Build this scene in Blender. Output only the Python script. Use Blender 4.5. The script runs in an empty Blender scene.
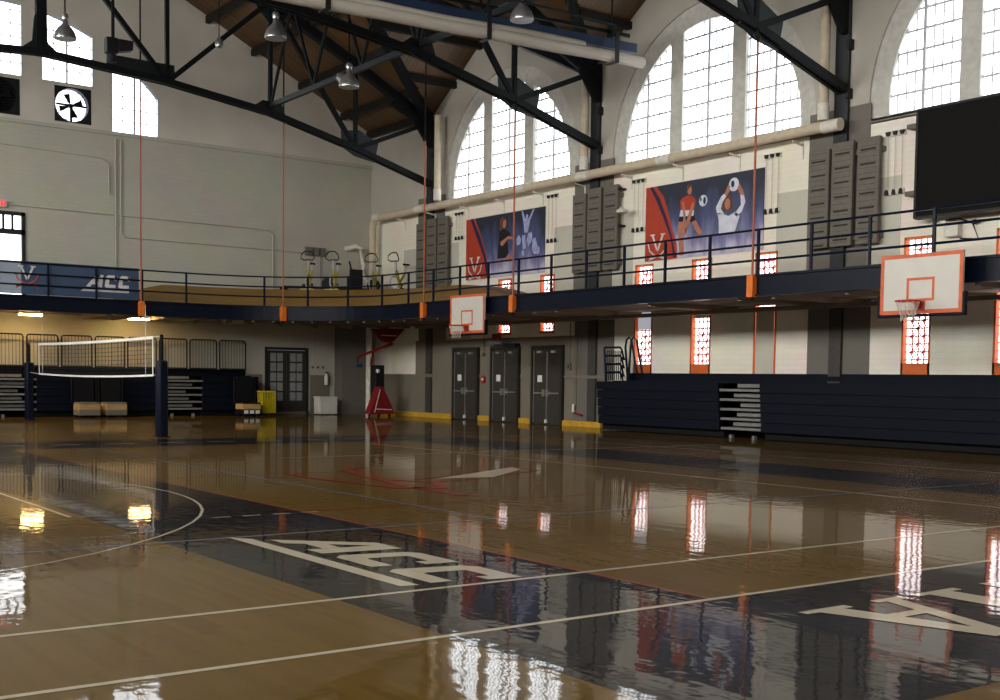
import bpy, bmesh, math, random
from mathutils import Vector, Matrix
from math import sin, cos, pi, radians, sqrt, hypot
random.seed(7)
C = bpy.context.scene
COL = C.collection

# ------------------------------------------------------------ camera
def cam_axes(yaw, pitch, roll):
    f = Vector((sin(yaw)*cos(pitch), cos(yaw)*cos(pitch), -sin(pitch)))
    r0 = Vector((cos(yaw), -sin(yaw), 0)); u0 = r0.cross(f)
    r = r0*cos(roll) + u0*sin(roll)
    return r, r.cross(f), f
cd = bpy.data.cameras.new('camera'); cam = bpy.data.objects.new('camera', cd); COL.objects.link(cam)
cr, cu, cf = cam_axes(radians(36.0918), radians(3.1848), radians(.7535))
cam.matrix_world = Matrix(((cr.x, cu.x, -cf.x, 0), (cr.y, cu.y, -cf.y, 0), (cr.z, cu.z, -cf.z, 1.42), (0, 0, 0, 1)))
cd.sensor_width = 36; cd.lens = 1190.95*36/1000; cd.shift_y = 95.87/1000
cd.clip_start = .05; cd.clip_end = 300
C.camera = cam
# ------------------------------------------------------------ light and exposure
w = bpy.data.worlds.new('world'); C.world = w; w.use_nodes = True
w.node_tree.nodes['Background'].inputs[0].default_value = (.75, .86, 1, 1)
w.node_tree.nodes['Background'].inputs[1].default_value = .25
C.view_settings.view_transform = 'Standard'; C.view_settings.look = 'None'
C.view_settings.exposure = 0.0; C.view_settings.gamma = 1; C.view_settings.use_curve_mapping = False
HIGH, LOW, FARWIN, LEFTWIN = 5.4, 4.8, 4.6, 35.0      # daylight radiance of the windows
C.cycles.max_bounces = 8; C.cycles.diffuse_bounces = 5; C.cycles.glossy_bounces = 4
C.cycles.sample_clamp_indirect = 6
C.cycles.use_denoising = True

# ------------------------------------------------------------ materials
M = {}
def newmat(name):
    m = bpy.data.materials.new(name); m.use_nodes = True; M[name] = m
    return m, m.node_tree, m.node_tree.nodes['Principled BSDF']
def nd(nt, t, **kw):
    n = nt.nodes.new(t)
    for k, v in kw.items(): setattr(n, k, v)
    return n
def mat(name, col, rough=.6, metal=0, var=.12, scale=6, bump=0, bscale=40, coat=0, stretch=(1, 1, 1)):
    m, nt, b = newmat(name)
    g = nd(nt, 'ShaderNodeNewGeometry'); mp = nd(nt, 'ShaderNodeMapping'); mp.inputs['Scale'].default_value = stretch
    nt.links.new(g.outputs['Position'], mp.inputs[0])
    n = nd(nt, 'ShaderNodeTexNoise'); n.inputs['Scale'].default_value = scale; n.inputs['Detail'].default_value = 4
    nt.links.new(mp.outputs[0], n.inputs['Vector'])
    r = nd(nt, 'ShaderNodeValToRGB')
    r.color_ramp.elements[0].position = .3; r.color_ramp.elements[1].position = .7
    r.color_ramp.elements[0].color = tuple(c*(1-var) for c in col) + (1,)
    r.color_ramp.elements[1].color = tuple(min(1, c*(1+var)) for c in col) + (1,)
    nt.links.new(n.outputs[0], r.inputs[0]); nt.links.new(r.outputs[0], b.inputs['Base Color'])
    b.inputs['Roughness'].default_value = rough; b.inputs['Metallic'].default_value = metal
    b.inputs['Coat Weight'].default_value = coat
    if not metal: b.inputs['Specular IOR Level'].default_value = .25
    if bump:
        n2 = nd(nt, 'ShaderNodeTexNoise'); n2.inputs['Scale'].default_value = bscale
        nt.links.new(mp.outputs[0], n2.inputs['Vector'])
        bp = nd(nt, 'ShaderNodeBump'); bp.inputs['Strength'].default_value = bump; bp.inputs['Distance'].default_value = .01
        nt.links.new(n2.outputs[0], bp.inputs['Height']); nt.links.new(bp.outputs[0], b.inputs['Normal'])
    return m
def emit(name, col, strength):
    m, nt, b = newmat(name)
    g = nd(nt, 'ShaderNodeNewGeometry'); n = nd(nt, 'ShaderNodeTexNoise'); n.inputs['Scale'].default_value = .8
    nt.links.new(g.outputs['Position'], n.inputs['Vector'])
    r = nd(nt, 'ShaderNodeValToRGB')
    r.color_ramp.elements[0].color = tuple(c*.93 for c in col)+(1,); r.color_ramp.elements[1].color = tuple(col)+(1,)
    nt.links.new(n.outputs[0], r.inputs[0]); nt.links.new(r.outputs[0], b.inputs['Emission Color'])
    b.inputs['Emission Strength'].default_value = strength
    b.inputs['Base Color'].default_value = (.1, .1, .1, 1); b.inputs['Roughness'].default_value = .3
    return m
def brick(name, col, rough=.75, var=.02, bump=.08, axis='Y'):
    m, nt, b = newmat(name)
    g = nd(nt, 'ShaderNodeNewGeometry'); sp = nd(nt, 'ShaderNodeSeparateXYZ'); cb = nd(nt, 'ShaderNodeCombineXYZ')
    nt.links.new(g.outputs['Position'], sp.inputs[0])
    nt.links.new(sp.outputs[axis], cb.inputs['X']); nt.links.new(sp.outputs['Z'], cb.inputs['Y'])
    br = nd(nt, 'ShaderNodeTexBrick'); br.inputs['Scale'].default_value = 1
    br.inputs['Brick Width'].default_value = .42; br.inputs['Row Height'].default_value = .135; br.inputs['Mortar Size'].default_value = .01
    br.inputs['Color1'].default_value = tuple(c*(1-var) for c in col)+(1,)
    br.inputs['Color2'].default_value = tuple(c*(1+var) for c in col)+(1,)
    br.inputs['Mortar'].default_value = tuple(c*.95 for c in col)+(1,)
    nt.links.new(cb.outputs[0], br.inputs['Vector'])
    n = nd(nt, 'ShaderNodeTexNoise'); n.inputs['Scale'].default_value = .7; n.inputs['Detail'].default_value = 5
    nt.links.new(g.outputs['Position'], n.inputs['Vector'])
    mx = nd(nt, 'ShaderNodeMix', data_type='RGBA', blend_type='MULTIPLY'); mx.inputs[0].default_value = .25
    nt.links.new(br.outputs['Color'], mx.inputs[6]); nt.links.new(n.outputs['Color'], mx.inputs[7])
    nt.links.new(mx.outputs[2], b.inputs['Base Color'])
    bp = nd(nt, 'ShaderNodeBump'); bp.inputs['Strength'].default_value = bump; bp.inputs['Distance'].default_value = .01; bp.invert = True
    nt.links.new(br.outputs['Fac'], bp.inputs['Height']); nt.links.new(bp.outputs[0], b.inputs['Normal'])
    b.inputs['Roughness'].default_value = rough
    return m
def planks(name, c1, c2, axis, width, rough=.6, gap=.25):
    """boards whose joints are lines of constant <axis>"""
    m, nt, b = newmat(name)
    g = nd(nt, 'ShaderNodeNewGeometry'); sp = nd(nt, 'ShaderNodeSeparateXYZ')
    nt.links.new(g.outputs['Position'], sp.inputs[0])
    dv = nd(nt, 'ShaderNodeMath', operation='DIVIDE'); dv.inputs[1].default_value = width
    nt.links.new(sp.outputs[axis], dv.inputs[0])
    fl = nd(nt, 'ShaderNodeMath', operation='FLOOR'); fr = nd(nt, 'ShaderNodeMath', operation='FRACT')
    nt.links.new(dv.outputs[0], fl.inputs[0]); nt.links.new(dv.outputs[0], fr.inputs[0])
    wn = nd(nt, 'ShaderNodeTexWhiteNoise', noise_dimensions='1D'); nt.links.new(fl.outputs[0], wn.inputs['W'])
    ns = nd(nt, 'ShaderNodeTexNoise'); ns.inputs['Scale'].default_value = 1.4; ns.inputs['Detail'].default_value = 5
    nt.links.new(g.outputs['Position'], ns.inputs['Vector'])
    av = nd(nt, 'ShaderNodeMath', operation='MULTIPLY_ADD'); av.inputs[1].default_value = .5
    nt.links.new(wn.outputs['Value'], av.inputs[0]); 
    hv = nd(nt, 'ShaderNodeMath', operation='MULTIPLY'); hv.inputs[1].default_value = .5
    nt.links.new(ns.outputs[0], hv.inputs[0]); nt.links.new(hv.outputs[0], av.inputs[2])
    mx = nd(nt, 'ShaderNodeMix', data_type='RGBA'); mx.inputs[6].default_value = c1+(1,); mx.inputs[7].default_value = c2+(1,)
    nt.links.new(av.outputs[0], mx.inputs[0])
    lt = nd(nt, 'ShaderNodeMath', operation='LESS_THAN'); lt.inputs[1].default_value = .09
    nt.links.new(fr.outputs[0], lt.inputs[0])
    mu = nd(nt, 'ShaderNodeMath', operation='MULTIPLY'); mu.inputs[1].default_value = 1-gap
    nt.links.new(lt.outputs[0], mu.inputs[0])
    m2 = nd(nt, 'ShaderNodeMix', data_type='RGBA'); m2.inputs[7].default_value = tuple(c*.2 for c in c1)+(1,)
    nt.links.new(mu.outputs[0], m2.inputs[0]); nt.links.new(mx.outputs[2], m2.inputs[6])
    nt.links.new(m2.outputs[2], b.inputs['Base Color']); b.inputs['Roughness'].default_value = rough
    return m
def floor_mat(name, c1, c2, wood):
    m, nt, b = newmat(name)
    g = nd(nt, 'ShaderNodeNewGeometry'); P = g.outputs['Position']
    sp = nd(nt, 'ShaderNodeSeparateXYZ'); nt.links.new(P, sp.inputs[0])
    def mapped(sc):
        mp = nd(nt, 'ShaderNodeMapping'); mp.inputs['Scale'].default_value = sc
        nt.links.new(P, mp.inputs[0]); return mp.outputs[0]
    def noise(vec, scale, detail=3):
        n = nd(nt, 'ShaderNodeTexNoise'); n.inputs['Scale'].default_value = scale; n.inputs['Detail'].default_value = detail
        nt.links.new(vec, n.inputs['Vector']); return n.outputs[0]
    def mth(op, a, bb):
        n = nd(nt, 'ShaderNodeMath', operation=op)
        for i, v in enumerate((a, bb)):
            if v is None: continue
            if isinstance(v, (int, float)): n.inputs[i].default_value = v
            else: nt.links.new(v, n.inputs[i])
        return n.outputs[0]
    # boards run along Y, 57 mm wide
    dx = mth('DIVIDE', sp.outputs['X'], .057); ix = mth('FLOOR', dx, None)
    wn = nd(nt, 'ShaderNodeTexWhiteNoise', noise_dimensions='2D')
    off = nd(nt, 'ShaderNodeTexWhiteNoise', noise_dimensions='1D'); nt.links.new(ix, off.inputs['W'])
    iy = mth('FLOOR', mth('ADD', mth('DIVIDE', sp.outputs['Y'], 1.3), off.outputs['Value']), None)
    cv = nd(nt, 'ShaderNodeCombineXYZ'); nt.links.new(ix, cv.inputs[0]); nt.links.new(iy, cv.inputs[1])
    nt.links.new(cv.outputs[0], wn.inputs['Vector'])
    grain = noise(mapped((14, 1.2, 1)), 1.6, 5); big = noise(mapped((1, 1, 1)), .35, 4)
    f = mth('ADD', mth('MULTIPLY', wn.outputs['Value'], .35 if wood else .15), mth('ADD', mth('MULTIPLY', grain, .35), mth('MULTIPLY', big, .3)))
    mx = nd(nt, 'ShaderNodeMix', data_type='RGBA'); mx.inputs[6].default_value = c1+(1,); mx.inputs[7].default_value = c2+(1,)
    nt.links.new(f, mx.inputs[0]); nt.links.new(mx.outputs[2], b.inputs['Base Color'])
    b.inputs['Roughness'].default_value = .45; b.inputs['Specular IOR Level'].default_value = .04
    b.inputs['Coat Weight'].default_value = .63; b.inputs['Coat Tint'].default_value = (1, .94, .84, 1); b.inputs['Coat IOR'].default_value = 1.5
    rr = nd(nt, 'ShaderNodeMapRange'); rr.inputs['To Min'].default_value = .01; rr.inputs['To Max'].default_value = .06
    nt.links.new(noise(mapped((1, .6, 1)), .9, 4), rr.inputs[0]); nt.links.new(rr.outputs[0], b.inputs['Coat Roughness'])
    h = mth('ADD', mth('MULTIPLY', noise(mapped((9, 1.1, 1)), 1.0, 1), .3), mth('ADD', mth('MULTIPLY', noise(mapped((1, .8, 1)), 6.0, 2), .42), mth('MULTIPLY', noise(mapped((1, .5, 1)), 1.3, 2), .5)))
    bp = nd(nt, 'ShaderNodeBump'); bp.inputs['Strength'].default_value = 1; bp.inputs['Distance'].default_value = .0025
    nt.links.new(h, bp.inputs['Height'])
    nt.links.new(bp.outputs[0], b.inputs['Coat Normal']); nt.links.new(bp.outputs[0], b.inputs['Normal'])
    return m
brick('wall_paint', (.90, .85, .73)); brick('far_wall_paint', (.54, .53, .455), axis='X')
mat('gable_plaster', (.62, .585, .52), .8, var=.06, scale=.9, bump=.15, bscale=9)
mat('plaster', (.43, .405, .355), .8, var=.06, scale=.9, bump=.15, bscale=9)
mat('grey_wall_paint', (.15, .138, .12), .7, var=.06, scale=1.2)
mat('patch_paint', (.52, .505, .43), .75, var=.04, scale=1.2)
mat('lower_paint', (.188, .166, .13), .7, var=.06, scale=1.2)
mat('dark_paint', (.07, .068, .062), .6, var=.1)
mat('soffit_paint', (.30, .25, .20), .8, var=.1, scale=1)
mat('white_trim', (.62, .60, .54), .6, var=.04)
planks('roof_boards', (.055, .025, .007), (.15, .075, .022), 'Y', .16)
planks('dormer_boards', (.055, .026, .008), (.15, .078, .026), 'X', .16)
floor_mat('maple_floor', (.064, .037, .007), (.125, .076, .017), True)
floor_mat('navy_floor_paint', (.0015, .002, .005), (.004, .005, .009), False)
floor_mat('white_floor_paint', (.33, .31, .255), (.45, .425, .35), False)
floor_mat('blue_floor_paint', (.08, .11, .18), (.12, .16, .24), False)
floor_mat('red_floor_paint', (.18, .015, .010), (.25, .028, .018), False)
floor_mat('orange_floor_paint', (.22, .045, .015), (.28, .06, .02), False)
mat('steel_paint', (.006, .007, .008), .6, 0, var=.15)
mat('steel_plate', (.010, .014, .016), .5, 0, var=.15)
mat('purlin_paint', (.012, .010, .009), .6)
mat('navy_paint', (.0035, .006, .016), .35, var=.15, scale=2)
mat('navy_rail', (.006, .010, .022), .35)
mat('bleacher_navy', (.003, .005, .012), .6, var=.12, scale=2, bump=.1, bscale=12)
mat('bleacher_grey', (.19, .19, .185), .5)
mat('dull_black', (.008, .008, .009), .7)  # plain near-black for fan blades, cart panels and bleacher insides
mat('orange_paint', (.72, .17, .02), .45)
mat('orange_cable', (.38, .11, .05), .5)
mat('orange_frame', (.60, .13, .03), .5)
mat('red_grille', (.55, .06, .05), .5)
mat('muntin', (.50, .52, .55), .5)
mat('mullion_paint', (.50, .49, .455), .7)
mat('column_grey', (.055, .051, .046), .6)
mat('column_paint', (.026, .028, .031), .55)
mat('pipe_tan', (.55, .47, .35), .55, var=.1)
mat('pipe_white', (.66, .63, .56), .5)
mat('curtain_tan', (.52, .48, .42), .7, stretch=(.2, 6, 6))
mat('beam_blue', (.018, .038, .085), .45)
mat('grille_taupe', (.14, .125, .105), .6, var=.08)
mat('grille_slot', (.03, .027, .024), .8)
mat('screen_black', (.005, .005, .005), .7, var=.08, scale=1)
mat('board_white', (.60, .58, .53), .35, var=.03, scale=3)
mat('board_orange', (.62, .13, .05), .45)
mat('rim_red', (.45, .05, .02), .4)
mat('net_cord', (.6, .58, .52), .8)
mat('pad_navy', (.004, .006, .015), .5)
mat('wood_bank', (.26, .145, .028), .5, var=.15, scale=3, stretch=(.3, .3, 5))
mat('deck_rubber', (.16, .09, .05), .7)
mat('yellow_trim', (.55, .32, .035), .45)
mat('door_dark', (.042, .038, .033), .5, var=.1)
mat('door_frame', (.028, .026, .024), .5)
mat('chrome', (.55, .55, .55), .3, .8)
mat('paper', (.75, .75, .72), .8, var=.02)
mat('red_plastic', (.45, .02, .02), .45)
mat('red_dark', (.22, .010, .014), .5)
mat('exit_dim', (.13, .03, .03), .5)
mat('black_plastic', (.012, .012, .013), .5)
mat('lamp_metal', (.42, .44, .46), .28, .8)
mat('net_tape', (.78, .77, .74), .7, var=.03)
mat('net_mesh', (.02, .02, .022), .8)
mat('wood_crate', (.50, .32, .13), .55, var=.2, stretch=(.4, 1, 6))
mat('yellow_vinyl', (.62, .50, .02), .45)
mat('bike_yellow', (.42, .36, .04), .4)
mat('bike_grey', (.42, .42, .42), .4)
mat('poster_red', (.40, .045, .02), .5, var=.06)
mat('poster_navy', (.015, .018, .06), .5)
mat('poster_skin', (.42, .17, .11), .6)
mat('poster_hair', (.13, .05, .025), .6)
mat('poster_white', (.60, .62, .72), .6, var=.1)
mat('poster_black', (.012, .012, .016), .6)
mat('poster_blue', (.33, .36, .60), .6, var=.25, scale=9)
mat('logo_white', (.62, .60, .58), .6, var=.03)
mat('logo_orange', (.55, .09, .05), .6)
mat('frosted_glass', (.30, .31, .33), .3)
emit('window_daylight', (.93, .97, 1.0), HIGH); emit('far_daylight', (.93, .97, 1.0), FARWIN)
emit('left_daylight', (1.0, .975, .92), LEFTWIN); emit('low_daylight', (1.0, .90, .90), LOW)
emit('door_daylight', (.97, .99, 1.0), 4.2); emit('fan_daylight', (.85, .9, 1.0), 2.6)
emit('lamp_warm', (1.0, .62, .22), 85); emit('exit_red', (1.0, .03, .05), 1.0); emit('high_pane', (.62, .64, .70), .55)
def poster_mat():
    m, nt, b = newmat('poster_print')
    g = nd(nt, 'ShaderNodeNewGeometry'); sp = nd(nt, 'ShaderNodeSeparateXYZ'); nt.links.new(g.outputs['Position'], sp.inputs[0])
    mr = nd(nt, 'ShaderNodeMapRange'); mr.inputs['From Min'].default_value = 4.87; mr.inputs['From Max'].default_value = 6.97
    nt.links.new(sp.outputs['Z'], mr.inputs[0])
    mp = nd(nt, 'ShaderNodeMapping'); mp.inputs['Scale'].default_value = (1, 1.6, .5); mp.inputs['Rotation'].default_value = (.5, 0, 0)
    nt.links.new(g.outputs['Position'], mp.inputs[0])
    n = nd(nt, 'ShaderNodeTexNoise'); n.inputs['Scale'].default_value = 1.6; n.inputs['Detail'].default_value = 6; nt.links.new(mp.outputs[0], n.inputs['Vector'])
    ad = nd(nt, 'ShaderNodeMath', operation='MULTIPLY_ADD'); ad.inputs[1].default_value = .9; nt.links.new(n.outputs[0], ad.inputs[0])
    sb = nd(nt, 'ShaderNodeMath', operation='SUBTRACT'); sb.inputs[1].default_value = .45; nt.links.new(mr.outputs[0], sb.inputs[0]); nt.links.new(sb.outputs[0], ad.inputs[2])
    r = nd(nt, 'ShaderNodeValToRGB'); el = r.color_ramp.elements
    el[0].position = .02; el[0].color = (.50, .47, .60, 1); el[1].position = .85; el[1].color = (.008, .013, .035, 1)
    e = el.new(.22); e.color = (.20, .19, .36, 1); e = el.new(.45); e.color = (.055, .07, .17, 1)
    nt.links.new(ad.outputs[0], r.inputs[0]); nt.links.new(r.outputs[0], b.inputs['Base Color']); b.inputs['Roughness'].default_value = .5
poster_mat()
def banner_mat():
    m, nt, b = newmat('banner_mesh')
    n = nd(nt, 'ShaderNodeTexNoise'); n.inputs['Scale'].default_value = 3
    r = nd(nt, 'ShaderNodeValToRGB'); r.color_ramp.elements[0].color = (.028, .06, .13, 1); r.color_ramp.elements[1].color = (.04, .085, .175, 1)
    nt.links.new(n.outputs[0], r.inputs[0]); nt.links.new(r.outputs[0], b.inputs['Base Color']); b.inputs['Roughness'].default_value = .7
    t = nd(nt, 'ShaderNodeBsdfTransparent'); mx = nd(nt, 'ShaderNodeMixShader'); mx.inputs[0].default_value = .2
    out = nt.nodes['Material Output']
    nt.links.new(b.outputs[0], mx.inputs[1]); nt.links.new(t.outputs[0], mx.inputs[2]); nt.links.new(mx.outputs[0], out.inputs[0])
banner_mat()
for k_ in ('navy_paint', 'navy_rail', 'bleacher_navy', 'pad_navy', 'steel_paint', 'dull_black', 'screen_black'): M[k_].node_tree.nodes['Principled BSDF'].inputs['Specular IOR Level'].default_value = .12

# ------------------------------------------------------------ mesh helpers
ORG = {}
class MB:
    def __init__(s): s.v = []; s.f = []
    def face(s, pts):
        i = len(s.v); s.v += [tuple(p) for p in pts]; s.f.append(tuple(range(i, i+len(pts)))); return s
    def box(s, x0, x1, y0, y1, z0, z1):
        x0, x1 = sorted((x0, x1)); y0, y1 = sorted((y0, y1)); z0, z1 = sorted((z0, z1))
        i = len(s.v); s.v += [(x, y, z) for z in (z0, z1) for y in (y0, y1) for x in (x0, x1)]
        s.f += [tuple(i+k for k in q) for q in ((0, 2, 3, 1), (4, 5, 7, 6), (0, 1, 5, 4), (2, 6, 7, 3), (0, 4, 6, 2), (1, 3, 7, 5))]
        return s
    def beam(s, p, q, wd, ht, up=(0, 0, 1)):
        p, q = Vector(p), Vector(q); d = (q-p).normalized(); up = Vector(up)
        if abs(d.dot(up)) > .98: up = Vector((0, 1, 0))
        r = d.cross(up).normalized(); u = r.cross(d).normalized(); i = len(s.v)
        for o in (p, q):
            for a, b in ((-1, -1), (1, -1), (1, 1), (-1, 1)): s.v.append(tuple(o + r*a*wd/2 + u*b*ht/2))
        s.f += [tuple(i+k for k in c) for c in ((0, 1, 2, 3), (7, 6, 5, 4), (0, 4, 5, 1), (1, 5, 6, 2), (2, 6, 7, 3), (3, 7, 4, 0))]
        return s
    def tube(s, pts, r, n=8, closed=False):
        pts = [Vector(p) for p in pts]; rings = []; N = len(pts)
        for k, p in enumerate(pts):
            a = pts[(k-1) % N] if (closed or k) else p; b = pts[(k+1) % N] if (closed or k < N-1) else p
            d = (b-a).normalized()
            up = Vector((0, 0, 1)) if abs(d.z) < .95 else Vector((0, 1, 0))
            x = d.cross(up).normalized(); y = x.cross(d).normalized()
            rr = r[k] if isinstance(r, (list, tuple)) else r
            rings.append(len(s.v)); s.v += [tuple(p + x*cos(2*pi*j/n)*rr + y*sin(2*pi*j/n)*rr) for j in range(n)]
        for k in range(N if closed else N-1):
            a, b = rings[k], rings[(k+1) % N]
            for j in range(n): s.f.append((a+j, a+(j+1) % n, b+(j+1) % n, b+j))
        if not closed:
            s.f.append(tuple(rings[0]+j for j in reversed(range(n)))); s.f.append(tuple(rings[-1]+j for j in range(n)))
        return s
    def lathe(s, c, prof, n=20):
        i0 = len(s.v)
        for r, z in prof: s.v += [(c[0]+r*cos(2*pi*j/n), c[1]+r*sin(2*pi*j/n), c[2]+z) for j in range(n)]
        for k in range(len(prof)-1):
            for j in range(n):
                a = i0+k*n; s.f.append((a+j, a+(j+1) % n, a+n+(j+1) % n, a+n+j))
        if prof[0][0] > 0: s.f.append(tuple(i0+j for j in reversed(range(n))))
        if prof[-1][0] > 0: s.f.append(tuple(i0+(len(prof)-1)*n+j for j in range(n)))
        return s
    def prism(s, pts, fn, d0, d1):
        """pts: 2D outline; fn(a, b, d) -> 3D"""
        n = len(pts); i = len(s.v)
        s.v += [tuple(fn(a, b, d0)) for a, b in pts] + [tuple(fn(a, b, d1)) for a, b in pts]
        s.f.append(tuple(i+k for k in range(n))); s.f.append(tuple(i+n+k for k in reversed(range(n))))
        for k in range(n): s.f.append((i+k, i+(k+1) % n, i+n+(k+1) % n, i+n+k))
        return s
    def build(s, name, m, parent=None, smooth=False, origin=None, bevel=0):
        me = bpy.data.meshes.new(name)
        if parent is not None: o0 = Vector(ORG[parent.name])
        elif origin: o0 = Vector(origin)
        else:
            xs, ys, zs = zip(*s.v); o0 = Vector(((min(xs)+max(xs))/2, (min(ys)+max(ys))/2, min(zs)))
        me.from_pydata([tuple(Vector(p)-o0) for p in s.v], [], s.f)
        bm = bmesh.new(); bm.from_mesh(me); bmesh.ops.recalc_face_normals(bm, faces=bm.faces); bm.to_mesh(me); bm.free()
        me.materials.append(M[m]); o = bpy.data.objects.new(name, me); COL.objects.link(o)
        if smooth:
            for p in me.polygons: p.use_smooth = True
            try: me.set_sharp_from_angle(angle=radians(40))
            except Exception: pass
        if bevel:
            bv = o.modifiers.new('bevel', 'BEVEL'); bv.width = bevel; bv.segments = 2; bv.limit_method = 'ANGLE'
        if parent is not None: o.parent = parent
        else: o.location = o0
        ORG[o.name] = tuple(o0)
        return o
def tag(o, label, cat, group=None):
    o['label'] = label; o['category'] = cat
    if group: o['group'] = group
    return o
def st(o, label=None, cat=None):
    o['kind'] = 'structure'
    if label: o['label'] = label
    if cat: o['category'] = cat
    return o
def empty(name, loc):
    o = bpy.data.objects.new(name, None); COL.objects.link(o); o.location = loc; ORG[o.name] = tuple(loc); return o
def thing(name, loc, label, cat, group=None): return tag(empty(name, loc), label, cat, group)
def copy_tree(o, parent=None):
    c = o.copy(); COL.objects.link(c); c.parent = parent
    for ch in list(o.children): copy_tree(ch, c)
    return c
def dup(o, loc, label, rot=0):
    c = copy_tree(o); c.location = loc; c.rotation_euler = (0, 0, rot); c['label'] = label; return c

# ------------------------------------------------------------ room dimensions
W, L, XL, YB = 23.75, 41.4, -3.95, -13.3      # right wall, far wall, left wall, wall behind
XC = 9.9; ZE = 10.95; SL = .49; ZR = ZE + SL*(W-XC)
GS = .66; BAY = 9.1; COLS = [36.95-BAY*k for k in range(6)]     # columns along the long walls
TR = [36.8, 27.6, 18.6, 9.5, .4]; MIDS = [c-BAY/2 for c in COLS[:5]]; ZG = ZE + GS*BAY/2; XV = W-(ZG-ZE)/SL
AR, ASP, ASILL = 3.25, 8.0, 7.66
def gable(y):
    for m in MIDS:
        if abs(y-m) <= BAY/2: return ZE + GS*(BAY/2-abs(y-m))
    return ZE
def rake(x): return ZE + SL*(W-x) if x > XC else ZE + SL*(x-XL)
def strips(mb, fn, ss, top, openings, base=0.0):
    """wall between base and top(s) minus openings; fn(s, z) -> 3D. openings: list of (s0, s1, zb(s), zt(s))"""
    for a, b in zip(ss[:-1], ss[1:]):
        mid = (a+b)/2; iv = sorted([(ob, ot) for (o0, o1, ob, ot) in openings if o0 < mid < o1], key=lambda k: k[0](mid))
        lo = lambda s: base
        for ob, ot in iv:
            if ob(mid)-lo(mid) > 1e-4: mb.face([fn(a, lo(a)), fn(b, lo(b)), fn(b, ob(b)), fn(a, ob(a))])
            lo = ot
        mb.face([fn(a, lo(a)), fn(b, lo(b)), fn(b, top(b)), fn(a, top(a))])
cst = lambda v: (lambda s: v)

# ------------------------------------------------------------ floor
fl = st(MB().box(XL, W, YB, L, -.1, 0).build('floor', 'maple_floor', origin=(XC, 14, 0)), 'glossy maple gym floor with navy bands and painted court lines', 'floor')
_z = [0.001]
def paint(name, polys, m, layered=False):
    mb = MB(); z = _z[0]; _z[0] += .00015 if not layered else .0008
    for i, p in enumerate(polys): mb.face([(a, b, z+(.0002*(i % 4) if layered else 0)) for a, b in p])
    return mb.build(name, m, fl)
def rect(x0, x1, y0, y1): return [(x0, y0), (x1, y0), (x1, y1), (x0, y1)]
paint('painted_band', [rect(3.62, 16.25, 3.15, 5.42)], 'navy_floor_paint')
paint('painted_band', [rect(3.62, 5.68, 5.42, 23.2)], 'navy_floor_paint')
paint('painted_band', [rect(3.62, 16.25, 23.2, 25.75)], 'navy_floor_paint')
paint('painted_band', [rect(14.3, 16.25, 5.42, 23.2)], 'navy_floor_paint')
paint('band_edging', [rect(5.68, 5.715, 5.42, 23.2)], 'orange_floor_paint')
lw = .026
paint('painted_line', [rect(-3, W-1.6, 6.72-lw, 6.72+lw)], 'white_floor_paint')
paint('painted_line', [rect(-3, W-1.6, 5.43-lw, 5.43+lw)], 'white_floor_paint')
paint('painted_line', [rect(-3, W-1.6, 9.8-lw, 9.8+lw)], 'blue_floor_paint')
paint('painted_line', [rect(7.03, 7.08, 9.82, 23.2)], 'blue_floor_paint')
paint('painted_line', [rect(12.88, 12.93, 5.4, 22.5)], 'white_floor_paint')
paint('painted_line', [rect(18.05, 18.10, -2, 30), rect(3.46, 3.51, 12.0, 24.4), rect(9.1, 20, 19.0, 19.05)], 'white_floor_paint')
paint('painted_line', [rect(5.7, 11.5, 11.32, 11.36), rect(5.7, 11.8, 15.9, 15.94)], 'red_floor_paint')
paint('painted_dash', [rect(4.66+.33*k, 4.86+.33*k, 11.25, 11.29) for k in range(4)]+[rect(4.5+1.1*k, 5.1+1.1*k, 24.35, 24.42) for k in range(12)], 'white_floor_paint')
arc = []
for k in range(28):
    def ap(a, r): return (-.64+r*cos(a), 14.17+r*sin(a))
    a0, a1 = -1.55+k*.09, -1.55+(k+1)*.09
    arc.append([ap(a0, 5.895), ap(a0, 5.925), ap(a1, 5.925), ap(a1, 5.895)])
paint('painted_arc', arc, 'white_floor_paint')
# conference wordmark, unit height letters
ACC = [[(0, 0), (.37, 0), (1.25, 1), (.9, 1)], [(1.12, 1), (1.5, 1), (1.38, 0), (1.0, 0)], [(.9, 1), (1.2, 1), (1.2, .8), (.82, .82)], [(.52, .2), (1.02, .2), (1.04, .42), (.70, .42)]]
for dx in (0, 1.17):
    ACC += [[(1.60+dx, .12), (1.72+dx, 0), (2.52+dx, 0), (2.55+dx, .25), (2.0+dx, .25), (1.97+dx, .3)], [(1.60+dx, .12), (1.97+dx, .3), (2.04+dx, .75), (1.76+dx, .88)],
            [(1.76+dx, .88), (1.92+dx, 1), (2.66+dx, 1), (2.70+dx, .75), (2.04+dx, .75)], [(2.5+dx, 1), (2.72+dx, 1), (2.66+dx, .6), (2.44+dx, .6)]]
ACC += [[(-.42, -.36), (-.18, -.16), (3.74, -.16), (3.70, -.36)]]
paint('floor_wordmark', [[(4.46+.70*b, 9.50-.70*a) for a, b in p] for p in ACC], 'white_floor_paint', True)
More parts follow.
